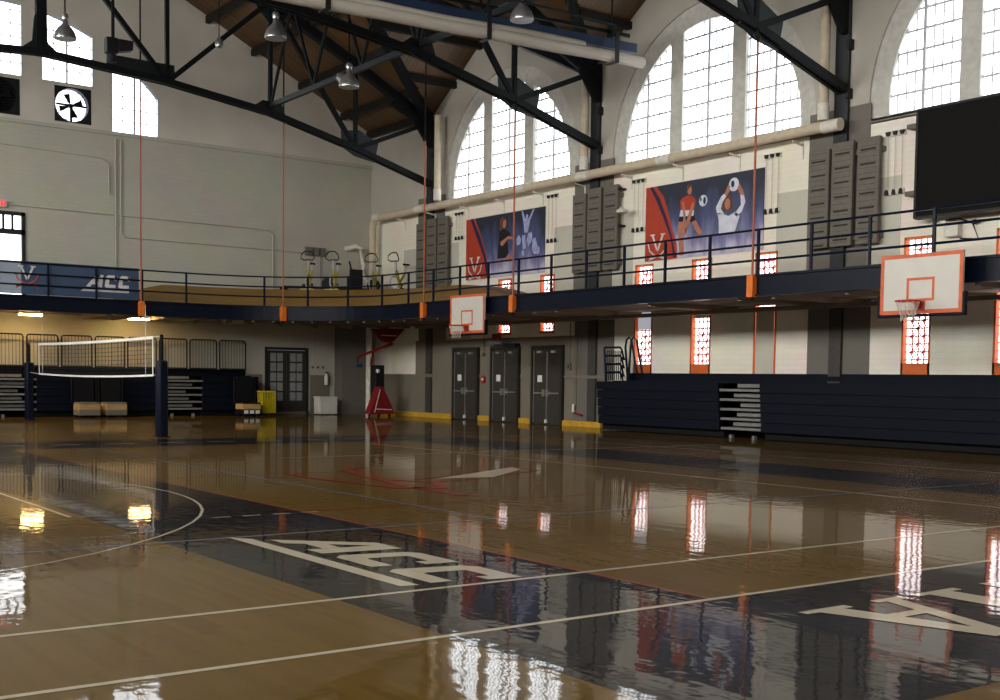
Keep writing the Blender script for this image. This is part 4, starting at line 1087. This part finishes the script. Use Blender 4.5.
for k in range(ny):
    y0, y1 = ya+(yb-ya)*k/ny, ya+(yb-ya)*(k+1)/ny
    mb.face([(XN, y0, ztop(y0)), (XN, y1, ztop(y1)), (XN, y1, ztop(y1)-.07), (XN, y0, ztop(y0)-.07)]); mb2.face([(XN, y0, zbot(y0)), (XN, y1, zbot(y1)), (XN, y1, zbot(y1)+.05), (XN, y0, zbot(y0)+.05)])
for m_ in (mb,): m_.build('top_tape', 'net_tape', t)
mb2.build('bottom_tape', 'net_tape', t)
mb = MB()
for y in (ya+.02, yb-.02): MB().box(XN-.006, XN+.006, y-.02, y+.02, 1.39, 2.33).build('side_tape', 'net_tape', t)
mb = MB()
for k in range(1, 96): y = ya+(yb-ya)*k/96; mb.box(XN-.003, XN+.003, y-.0035, y+.0035, zbot(y)+.04, ztop(y)-.06)
for j in range(1, 9):
    for k in range(8):
        y0, y1 = ya+(yb-ya)*k/8, ya+(yb-ya)*(k+1)/8; f = j/9
        mb.beam((XN, y0, zbot(y0)+(ztop(y0)-zbot(y0))*f), (XN, y1, zbot(y1)+(ztop(y1)-zbot(y1))*f), .006, .007)
mb.build('mesh', 'net_mesh', t)
for y in (27.75, 36.5):
    for s in range(9): MB().tube([(XN-.02, y, 1.36+.19*s), (XN-.02, y, 1.36+.19*(s+1))], .007, 6).build('antenna_band', 'paper' if s % 2 else 'muntin', t)
mb = MB()
for (y0, y1) in ((ya, 26.75), (yb, 38.05)):
    for z in (2.30, 1.41): mb.tube([(XN, y0, z), (XN, y1, z+.02 if z > 2 else z+.05)], .008, 5)
mb.build('tie_cords', 'net_cord', t)

# ------------------------------------------------------------ carts, boxes and floor items at the far wall
def cart(xc, lab, open_=False):
    t = thing('platform_cart', (xc, 40.0-.35, 0), lab, 'cart', 'wooden carts at the far bleachers')
    y0, y1 = 39.3, 39.95
    mb = MB().box(xc-.34, xc+.34, y0, y1, .25, .44); 
    mb.build('wooden_box', 'wood_crate', t, bevel=.008)
    MB().box(xc-.34, xc+.34, y0+.002, y1, .08, .25).build('lower_box', 'lower_paint' if not open_ else 'dull_black', t)
    MB().box(xc-.33, xc+.33, y0+.0, y1-.05, .445, .50).build('top_mat', 'bleacher_grey' if not open_ else 'dull_black', t)
    MB().box(xc-.32, xc+.32, y1-.05, y1, .5, 1.38).build('upright_panel', 'dull_black', t)
    MB().tube([(xc-.4, y1-.02, .45), (xc-.4, y1-.02, 1.30), (xc-.32, y1-.02, 1.38), (xc+.32, y1-.02, 1.38), (xc+.4, y1-.02, 1.3), (xc+.4, y1-.02, .45)], .02, 6).build('frame', 'black_plastic', t)
    if open_:
        for k in range(3): MB().box(xc-.30+.22*k, xc-.14+.22*k, y0-.004, y0+.02, .10, .22).build('cubby_content', 'paper', t)
    for sx_ in (-1, 1):
        for sy in (y0+.08, y1-.08): MB().tube([(xc+sx_*.3-.02, sy, .04), (xc+sx_*.3+.02, sy, .04)], .04, 10).build('caster', 'black_plastic', t)
cart(12.07, 'left of the two wooden carts behind the net'); cart(12.95, 'right of the two wooden carts behind the net'); cart(17.75, 'wooden cart with white items in its base beside the yellow sheet', True)
t = thing('folding_barrier', (18.55, 39.8, 0), 'bright yellow folded vinyl barrier on wheels beside the wooden cart', 'barrier')
mb = MB(); n = 24
pr = [(18.27+.60*k/n, 39.75+.07*sin(k*1.57)) for k in range(n+1)]
for a, b in zip(pr[:-1], pr[1:]): mb.face([(a[0], a[1], .10), (b[0], b[1], .10), (b[0]-.02, b[1], .88), (a[0]-.0, a[1], .88)])
for a, b in zip(pr[:-1], pr[1:]): mb.face([(a[0], a[1]+.2, .10), (b[0], b[1]+.2, .10), (b[0]-.02, b[1]+.2, .88), (a[0], a[1]+.2, .88)])
mb.build('vinyl_sheet', 'yellow_vinyl', t, smooth=True)
MB().box(18.25, 18.87, 39.72, 40.0, .86, .9).build('top_bar', 'yellow_vinyl', t)
MB().box(18.27, 18.85, 39.75, 39.98, .04, .10).build('base', 'black_plastic', t)
for x_ in (18.35, 18.77): MB().tube([(x_-.02, 39.85, .035), (x_+.02, 39.85, .035)], .035, 10).build('caster', 'black_plastic', t)
t = thing('storage_bin', (21.3, 40.4, 0), 'pale grey box on the floor right of the glazed doors', 'bin')
MB().box(20.98, 21.72, 40.35, 40.85, .03, .66).build('body', 'white_trim', t, bevel=.02); MB().box(20.96, 21.74, 40.33, 40.87, .64, .69).build('lid', 'white_trim', t, bevel=.01)
t = thing('fire_extinguisher', (21.75, L-.15, 1.1), 'small extinguisher hung on the wall above the pale box', 'fire extinguisher')
MB().lathe((21.72, L-.15, 1.12), [(.0, 0), (.075, .01), (.08, .35), (.04, .43), (.02, .47)], 12).build('cylinder', 'pipe_white', t, smooth=True)
MB().box(21.68, 21.80, L-.17, L-.12, 1.58, 1.63).build('valve', 'black_plastic', t); MB().tube([(21.76, L-.15, 1.58), (21.86, L-.15, 1.45), (21.84, L-.15, 1.2)], .012, 6).build('hose', 'black_plastic', t)
for k, l in enumerate(('left of three round wall outlets beside the glazed doors', 'middle of three round wall outlets beside the glazed doors', 'right of three round wall outlets beside the glazed doors')):
    x_ = 21.2+.22*k; t = thing('wall_outlet', (x_, L-.03, 1.75), l, 'outlet', 'round wall outlets')
    MB().tube([(x_, L, 1.8), (x_, L-.05, 1.8)], .05, 12).build('cover', 'lower_paint', t); MB().tube([(x_, L-.03, 1.85), (x_, L-.03, 3.3)], .01, 6).build('feed_conduit', 'white_trim', t)

# portable hoop in the corner
t = thing('portable_hoop', (22.35, 38.5, 0), 'red padded portable basketball goal folded in the far corner', 'basketball hoop')
MB().prism([(21.72, .08), (22.82, .08), (22.75, .3), (22.32, 1.10), (22.15, 1.10)], lambda a, b, d_: (a, 38.2+d_+.0*b, b), 0, .35).build('base_pad', 'red_dark', t, bevel=.02)
mb = MB().beam((21.95, 38.19, .15), (22.18, 38.19, 1.0), .01, .03).beam((21.98, 38.19, .28), (22.7, 38.19, .25), .01, .03); mb.build('pad_piping', 'paper', t)
MB().box(22.22, 22.60, 38.6, 39.0, .15, 1.9).build('mast', 'black_plastic', t, bevel=.02)
MB().lathe((22.30, 38.58, 1.6), [(.0, 0), (.08, .02), (.08, .14), (.0, .16)], 10).build('dial', 'chrome', t)
mb = MB().beam((21.45, 38.6, 2.18), (22.95, 38.6, 2.72), .08, .09).beam((22.15, 38.7, 2.0), (22.1, 38.6, 2.5), .08, .08); mb.build('boom_arm', 'red_dark', t)
MB().beam((22.1, 38.75, 1.9), (22.1, 38.6, 2.35), .05, .05).build('hydraulic', 'black_plastic', t)
MB().prism([(21.95, 3.24), (23.40, 3.28), (22.95, 2.83), (22.78, 2.74), (22.55, 2.74), (22.35, 2.83)], lambda a, b, d_: (a, 38.45+d_, b), 0, .12).build('folded_backboard', 'red_dark', t, bevel=.01)
MB().box(22.35, 23.0, 38.435, 38.448, 2.985, 3.02).build('white_stripe', 'paper', t)
MB().tube([(21.45+.0, 38.6, 2.16), (21.45, 38.6, 1.95)], .03, 8).build('arm_drop', 'black_plastic', t); MB().box(21.40, 21.62, 38.52, 38.62, 1.80, 1.93).build('blue_pad', 'beam_blue', t)
ph_ = t
for x_ in (21.85, 22.25, 22.7): MB().tube([(x_-.03, 38.4, .055), (x_+.03, 38.4, .055)], .055, 12).build('caster', 'black_plastic', t)

ph_.location.x += .15

# ------------------------------------------------------------ exercise bikes on the corner platform
PZ = 4.57
def bike():
    t = thing('exercise_bike', (0, 0, 0), '', 'exercise bike', 'exercise bikes in the balcony corner')
    MB().beam((-.5, 0, .04), (.5, 0, .04), .09, .07).beam((-.48, -.26, .035), (-.48, .26, .035), .07, .07).beam((.48, -.26, .035), (.48, .26, .035), .07, .07).build('base', 'bike_yellow', t)
    MB().beam((-.05, 0, .05), (.28, 0, .80), .07, .09).beam((.1, 0, .3), (-.25, 0, .75), .06, .08).build('frame', 'bike_yellow', t)
    MB().beam((.28, 0, .78), (.32, 0, 1.12), .05, .06).build('stem', 'bike_grey', t)
    MB().beam((-.25, 0, .72), (-.30, 0, 1.02), .045, .05).build('seat_post', 'bike_grey', t)
    MB().prism([(-.42, .03), (-.40, -.1), (-.15, -.03), (-.12, 0), (-.15, .03), (-.40, .1)], lambda a, b, d_: (a, b, 1.02+d_), 0, .06).build('seat', 'black_plastic', t)
    MB().tube([(.30, 0, 1.14), (.36, -.16, 1.12), (.44, -.25, 1.18), (.46, -.22, 1.32), (.42, -.12, 1.42), (.40, 0, 1.44), (.42, .12, 1.42), (.46, .22, 1.32), (.44, .25, 1.18), (.36, .16, 1.12)], .022, 8, closed=True).build('handlebar', 'black_plastic', t)
    MB().tube([(.34+.24*cos(a), -.03, .34+.24*sin(a)) for a in [2*pi*k/20 for k in range(20)]], .03, 8, closed=True).build('flywheel', 'bike_grey', t)
    MB().beam((.0, -.10, .28), (.0, .10, .28), .04, .04).beam((0, .1, .28), (.1, .1, .16), .02, .03).beam((0, -.1, .28), (-.1, -.1, .40), .02, .03).box(.04, .16, .1, .18, .14, .17).box(-.16, -.04, -.18, -.1, .39, .42).build('cranks', 'black_plastic', t)
    return t
b0 = bike(); spots = [(20.32, 39.9, 230, 'leftmost yellow spinning bike in the balcony corner'), (21.05, 39.3, 225, 'second yellow spinning bike from the left in the balcony corner'), (22.5, 38.9, 220, 'third yellow spinning bike, in front of the corner pipe'), (23.0, 37.9, 200, 'rightmost spinning bike, beside the far slotted grille')]
for k, (x_, y_, a, l) in enumerate(spots):
    if k == 0: b0.location = (x_, y_, PZ); b0.rotation_euler = (0, 0, radians(a)); b0['label'] = l
    else: dup(b0, (x_, y_, PZ), l, radians(a))
def floor_machine(x_, y_, lab, k):
    t = thing('rowing_machine', (x_, y_, PZ), lab, 'rowing machine', 'black rowing machines')
    MB().beam((x_-.9, y_+.4, PZ+.22), (x_+.75, y_-.35, PZ+.22), .09, .09).build('rail', 'black_plastic', t)
    MB().beam((x_-.85, y_+.38, PZ), (x_-.85, y_+.38, PZ+.22), .3, .06).beam((x_+.7, y_-.33, PZ), (x_+.7, y_-.33, PZ+.22), .3, .06).build('feet', 'black_plastic', t)
    MB().box(x_-.2, x_+.1, y_-.1, y_+.16, PZ+.27, PZ+.34).build('seat', 'black_plastic', t)
    MB().tube([(x_+.6, y_-.42, PZ+.36), (x_+.72, y_-.2, PZ+.36)], .26, 16).build('fan_cage', 'black_plastic', t)
floor_machine(20.7, 40.75, 'low black rowing machine behind the two left bikes', 0); floor_machine(22.4, 40.3, 'low black rowing machine before the corner pipe', 1)
t = thing('folded_treadmill', (21.6, 38.4, PZ), 'dark folded treadmill standing between the bikes', 'treadmill')
MB().box(21.3, 21.75, 38.5, 38.72, PZ+.12, PZ+.80).build('folded_deck', 'black_plastic', t, bevel=.02)
MB().beam((21.2, 38.5, PZ+.05), (21.2, 38.42, PZ+.85), .05, .06).beam((21.2, 38.42, PZ+.85), (21.1, 38.35, PZ+1.05), .04, .05).build('upright', 'black_plastic', t)
MB().box(21.1, 21.8, 38.45, 38.9, PZ, PZ+.1).build('base', 'black_plastic', t)
t = thing('junction_panel', (19.95, L-.08, 6.0), 'grey panel of three pull boxes on the wall above the bikes', 'electrical box')
MB().box(20.85, 21.7, L-.08, L, 6.05, 6.38).build('back_plate', 'lower_paint', t)
for k in range(3): MB().box(20.9+.28*k, 21.1+.28*k, L-.16, L-.08, 6.08, 6.34).build('box', 'grey_wall_paint', t)
MB().tube([(21.5, L-.04, 6.05), (21.52, L-.04, 4.6)], .015, 6).build('conduit', 'lower_paint', t)

# ------------------------------------------------------------ roof lamps
def lamp(name='pendant_lamp'):
    t = thing('pendant_lamp', (0, 0, 0), '', 'pendant lamp', 'domed metal gym lamps')
    MB().lathe((0, 0, 0), [(.275, .0), (.28, .03), (.272, .10), (.24, .19), (.18, .28), (.11, .35), (.07, .40), (.062, .52), (.05, .52), (.06, .39), (.10, .33), (.17, .26), (.23, .17), (.262, .09), (.265, .02)], 24).build('shade', 'lamp_metal', t, smooth=True)
    MB().lathe((0, 0, .02), [(.0, 0), (.25, .02), (.18, .06), (.05, .12)], 20).build('lens', 'frosted_glass', t, smooth=True)
    MB().lathe((0, 0, .5), [(.075, 0), (.09, .06), (.08, .14), (.03, .18)], 14).build('cap', 'lamp_metal', t, smooth=True)
    return t
lp = lamp()
LS = [(9.32, 32.24, 10.12, 'domed metal lamp in front of the gable window, top left'), (13.31, 28.08, 9.92, 'domed metal lamp over the truss, left of the curtain roll'), (16.25, 29.62, 9.45, 'domed metal lamp under the brown roof beside the truss'), (17.12, 22.84, 9.86, 'domed metal lamp seen above the blue beam')]
for k, (x_, y_, z_, l) in enumerate(LS):
    if k == 0: lp.location = (x_, y_, z_); lp['label'] = l; q = lp
    else: q = dup(lp, (x_, y_, z_), l)
    me = MB().tube([(0, 0, .64), (0, 0, rake(x_)-z_-.02)], .02, 6); o_ = me.build('rod', 'steel_paint', None, origin=(0, 0, 0)); o_.parent = q
t = thing('hanging_speaker', (10.3, 31.5, 9.6), 'black speaker cluster hanging on a pole near the gable window', 'speaker')
MB().tube([(10.32, 31.49, 9.95), (10.32, 31.49, rake(10.3))], .045, 8).build('pole', 'steel_paint', t)
MB().box(10.12, 10.42, 31.35, 31.6, 9.75, 10.15).build('cabinet', 'black_plastic', t, bevel=.02); MB().prism([(10.42, 9.8), (10.78, 9.88), (10.80, 10.12), (10.42, 10.12)], lambda a, b, d_: (a, 31.3+d_, b), 0, .25).build('horn', 'black_plastic', t)
MB().lathe((10.25, 31.4, 9.5), [(.0, 0), (.13, .02), (.1, .2), (.04, .26)], 12).build('lower_driver', 'steel_plate', t)
t = thing('ball_fixture', (14.58, 34.69, 11.3), 'small silver ball fixture hanging below the roof edge', 'ceiling fixture')
MB().lathe((14.58, 34.69, 11.3), [(.0, 0), (.11, .06), (.13, .16), (.08, .28), (.03, .34)], 12).build('ball', 'lamp_metal', t, smooth=True); MB().tube([(14.58, 34.69, 11.6), (14.58, 34.69, rake(14.58))], .015, 6).build('rod', 'steel_paint', t)
t = thing('spot_fixture', (17.05, 31.5, 10.1), 'small tilted spotlight clamped by the truss left of a domed lamp', 'spotlight')
MB().tube([(17.0, 31.6, 10.25), (17.12, 31.4, 10.1)], [.12, .2], 14).build('can', 'lamp_metal', t, smooth=True); MB().beam((17.1, 31.6, 10.3), (17.25, 31.6, 10.35), .04, .04).tube([(16.95, 31.6, 10.3), (17.25, 31.62, 10.45)], .03, 6).build('clamp', 'lamp_metal', t)

# curtain roll and blue beam across the hall
def zt(x_): return 9.94-.028*(22.05-x_)
t = thing('divider_curtain', (10, 24, 9.4), 'rolled beige divider curtain under a blue beam across the hall', 'divider curtain')
xs = [-2.2+24.25*k/24 for k in range(25)]
MB().tube([(x_, 24.0, zt(x_)+.03*sin(x_*1.9)*.3) for x_ in xs], .15, 14).build('roll', 'curtain_tan', t, smooth=True)
MB().tube([(x_, 24.05, zt(x_)+.17+.02*sin(x_*1.1)) for x_ in xs[:-2]], .11, 10).build('fabric_fold', 'curtain_tan', t, smooth=True)
MB().beam((-2.2, 24.2, zt(-2.2)+.38), (21.95, 24.2, zt(21.95)+.38), .16, .24).build('beam', 'beam_blue', t)
MB().tube([(22.0, 24.0, zt(22)), (22.12, 24.0, zt(22.1))], .10, 12).build('end_cap', 'black_plastic', t)
for x_ in (7.5, 12.55, 16.9, 21.0):
    MB().box(x_-.06, x_+.06, 23.82, 23.85, zt(x_)-.16, zt(x_)+.6).box(x_-.06, x_+.06, 23.82, 24.2, zt(x_)-.18, zt(x_)-.155).build('strap', 'black_plastic', t)
MB().beam((-2.2, 24.5, zt(-2.2)+.85), (22.0, 24.5, zt(22)+.80), .07, .09).build('track_channel', 'steel_paint', t)
MB().box(21.3, 21.5, 24.35, 24.6, zt(21.4)+.65, zt(21.4)+.95).build('track_clamp', 'steel_paint', t)
for x_ in (4, 12.6, 18, 21.2): MB().tube([(x_, 24.3, zt(x_)+.5), (x_, 24.3, rake(x_)+(.0 if x_ < XV else .6))], .025, 6).build('hanger', 'steel_paint', t)
t = thing('lighting_pipe', (20.9, 24.6, 10.6), 'thin lighting pipe above the blue beam near the dome lamp', 'pipe')
MB().tube([(8, 22.2, 10.05), (19.5, 22.2, 10.05)], .03, 8).build('pipe', 'steel_plate', t)
MB().tube([(12, 22.2, 10.05), (12, 22.2, rake(12))], .02, 6).tube([(18, 22.2, 10.05), (18, 22.2, 13.6)], .02, 6).build('hanger', 'steel_plate', t)

# ------------------------------------------------------------ lights under the balcony
for x_, on, l in ((10.42, 1, 'glowing light under the balcony at the far left'), (13.95, 1, 'glowing light under the balcony behind the net'), (17.35, 0, 'unlit light fixture under the balcony above the far bleachers end')):
    t = thing('balcony_light', (x_, 40.0, 3.2), l, 'ceiling light', 'strip lights under the balcony')
    MB().box(x_-.36, x_+.36, 39.9, 40.15, 3.33, 3.42).build('housing', 'white_trim', t)
    MB().box(x_-.34, x_+.34, 39.92, 40.13, 3.28, 3.33).build('diffuser', 'lamp_warm' if on else 'white_trim', t)

# ------------------------------------------------------------ small wall items
def pulleys(y, z1, z0, lab):
    t = thing('window_pulleys', (W-.05, y, z0), lab, 'pulley set', 'window pulley sets on the side wall')
    for z, kind in ((z1, 1), (z0, 0)):
        MB().box(W-.05, W-.0, y-.255, y+.255, z-.06, z+.07).build('back_plate', 'white_trim', t)
        for k in (-1, 0, 1): MB().prism([(-.06, .04), (.06, .04), (.03, -.05), (-.03, -.05)] if kind else [(-.02, .06), (.02, .06), (.045, -.06), (-.045, -.06)], lambda a, b, d_: (W-.05-d_, y+.19*k+a, z+b), 0, .06).build('pulley' if kind else 'cleat', 'black_plastic', t)
    for k in (-1, 0, 1): MB().tube([(W-.06, y+.19*k, z0), (W-.06, y+.19*k, z1)], .008, 5).build('cord', 'patch_paint', t)
for y_, z1_, z0_, nm in ((20.84, 7.22, 5.82, 'right of the right poster'), (17.17, 7.22, 5.87, 'beside the left edge of the black screen'), (25.85, 7.21, 5.81, 'left of the right poster'), (29.85, 7.24, 5.84, 'right of the left poster'), (35.1, 7.23, 6.38, 'left of the left poster')):
    pulleys(y_, z1_, z0_, 'black pulleys with thin cords '+nm)
t = thing('wall_lamp', (W-.3, 26.0, 6.3), 'white wall lamp on a curved arm left of the right poster', 'wall lamp')
MB().tube([(W, 26.55, 6.1), (W-.1, 26.5, 6.4), (W-.3, 26.35, 6.5), (W-.4, 26.2, 6.42)], .018, 6).build('arm', 'pipe_tan', t); MB().lathe((W-.42, 26.15, 6.3), [(.18, 0), (.16, .07), (.05, .14), (.0, .15)], 16).build('shade', 'pipe_white', t, smooth=True)
for z in (5.98, 7.05): 
    t = thing('wall_bracket', (W-.1, 26.75, z), 'small black bracket %s on the grille edge left of the right poster' % ('lower' if z < 6.5 else 'upper'), 'bracket'); MB().box(W-.2, W, 26.44, 26.52, z-.03, z+.03).build('arm', 'black_plastic', t); MB().lathe((W-.22, 26.48, z-.05), [(.02, 0), (.06, .03), (.06, .09), (.0, .11)], 10).build('knob', 'black_plastic', t)
t = thing('control_box', (W-.2, 15.8, 4.8), 'white control box with cables under the black screen', 'electrical box')
MB().box(W-.20, W, 15.40, 15.75, 4.70, 4.97).build('box', 'pipe_white', t, bevel=.01); MB().box(W-.12, W, 15.75, 15.9, 5.02, 5.16).build('small_box', 'paper', t)
MB().tube([(W-.1, 15.75, 5.08), (W-.12, 15.4, 5.08), (W-.1, 15.1, 4.95), (W-.1, 14.95, 4.6), (W-.1, 15.4, 4.65)], .02, 6).build('cable', 'black_plastic', t); MB().lathe((W-.1, 15.05, 4.92), [(0, 0), (.14, .06), (0, .12)], 10).build('coil', 'navy_rail', t)
t = thing('exit_sign', (W-.6, 31.8, 2.85), 'dim red exit sign hung above the middle grey doors', 'sign')
MB().box(W-.34, W-.26, 32.25, 32.65, 2.72, 2.95).build('housing', 'exit_dim', t); 
mb = MB()
for i, ch in enumerate('EXIT'):
    y0 = 32.62-.092*i
    if ch == 'X': mb.beam((W-.345, y0, 2.77), (W-.345, y0-.07, 2.89), .006, .018).beam((W-.345, y0-.07, 2.77), (W-.345, y0, 2.89), .006, .018)
    else:
        for q in block(ch, 0, 2.77, .07, .12, 0): mb.box(W-.348, W-.341, y0-q[0], y0-q[1], q[2], q[3])
mb.build('lettering', 'red_plastic', t); MB().tube([(W-.3, 32.45, 2.95), (W-.3, 32.45, 3.3)], .015, 6).build('stem', 'white_trim', t)
t = thing('door_header_box', (W-.2, 32.9, 2.58), 'pale box with a black arm above the middle grey doors', 'door operator')
MB().box(W-.28, W-.02, 32.2, 33.0, 2.60, 2.72).build('housing', 'bleacher_grey', t); MB().box(W-.24, W-.02, 31.5, 32.15, 2.50, 2.62).build('arm', 'black_plastic', t)
t = thing('fire_alarm', (W-.08, 33.5, 1.35), 'red fire alarm box between the first two grey doors', 'alarm')
MB().box(W-.10, W, 33.44, 33.60, 1.30, 1.55).build('box', 'red_plastic', t); MB().box(W-.11, W-.10, 33.47, 33.57, 1.38, 1.46).build('pull_handle', 'paper', t)
t = thing('wall_bell', (W-.08, 33.55, 2.25), 'small grey bell on the wall above the red alarm', 'bell'); MB().lathe((W-.07, 33.55, 2.2), [(.0, 0), (.09, .04), (.09, .1), (0, .14)], 12).build('dome', 'lower_paint', t); MB().tube([(W-.03, 33.55, 2.3), (W-.03, 33.55, 3.3)], .012, 6).build('conduit', 'lower_paint', t)
t = thing('light_switch', (W-.06, 28.9, 1.85), 'small dark switch box right of the last grey doors', 'switch'); MB().box(W-.08, W, 28.82, 28.98, 1.75, 1.97).build('box', 'grey_wall_paint', t); MB().box(W-.09, W-.08, 28.87, 28.93, 1.82, 1.9).build('toggle', 'black_plastic', t); MB().tube([(W-.03, 28.9, 1.97), (W-.03, 28.9, 3.3)], .012, 6).build('conduit', 'lower_paint', t)
t = thing('water_valve', (W-.1, 28.4, .5), 'white valve with a short red pipe low on the wall by the bleachers', 'valve'); MB().lathe((W-.1, 28.6, .42), [(.0, 0), (.05, .02), (.04, .25), (0, .28)], 10).build('body', 'paper', t); MB().tube([(W-.1, 28.58, .42), (W-.1, 28.2, .36)], .03, 8).build('spout', 'red_dark', t); MB().tube([(W-.04, 28.55, .6), (W-.04, 28.55, 3.3)], .012, 6).build('conduit', 'lower_paint', t)
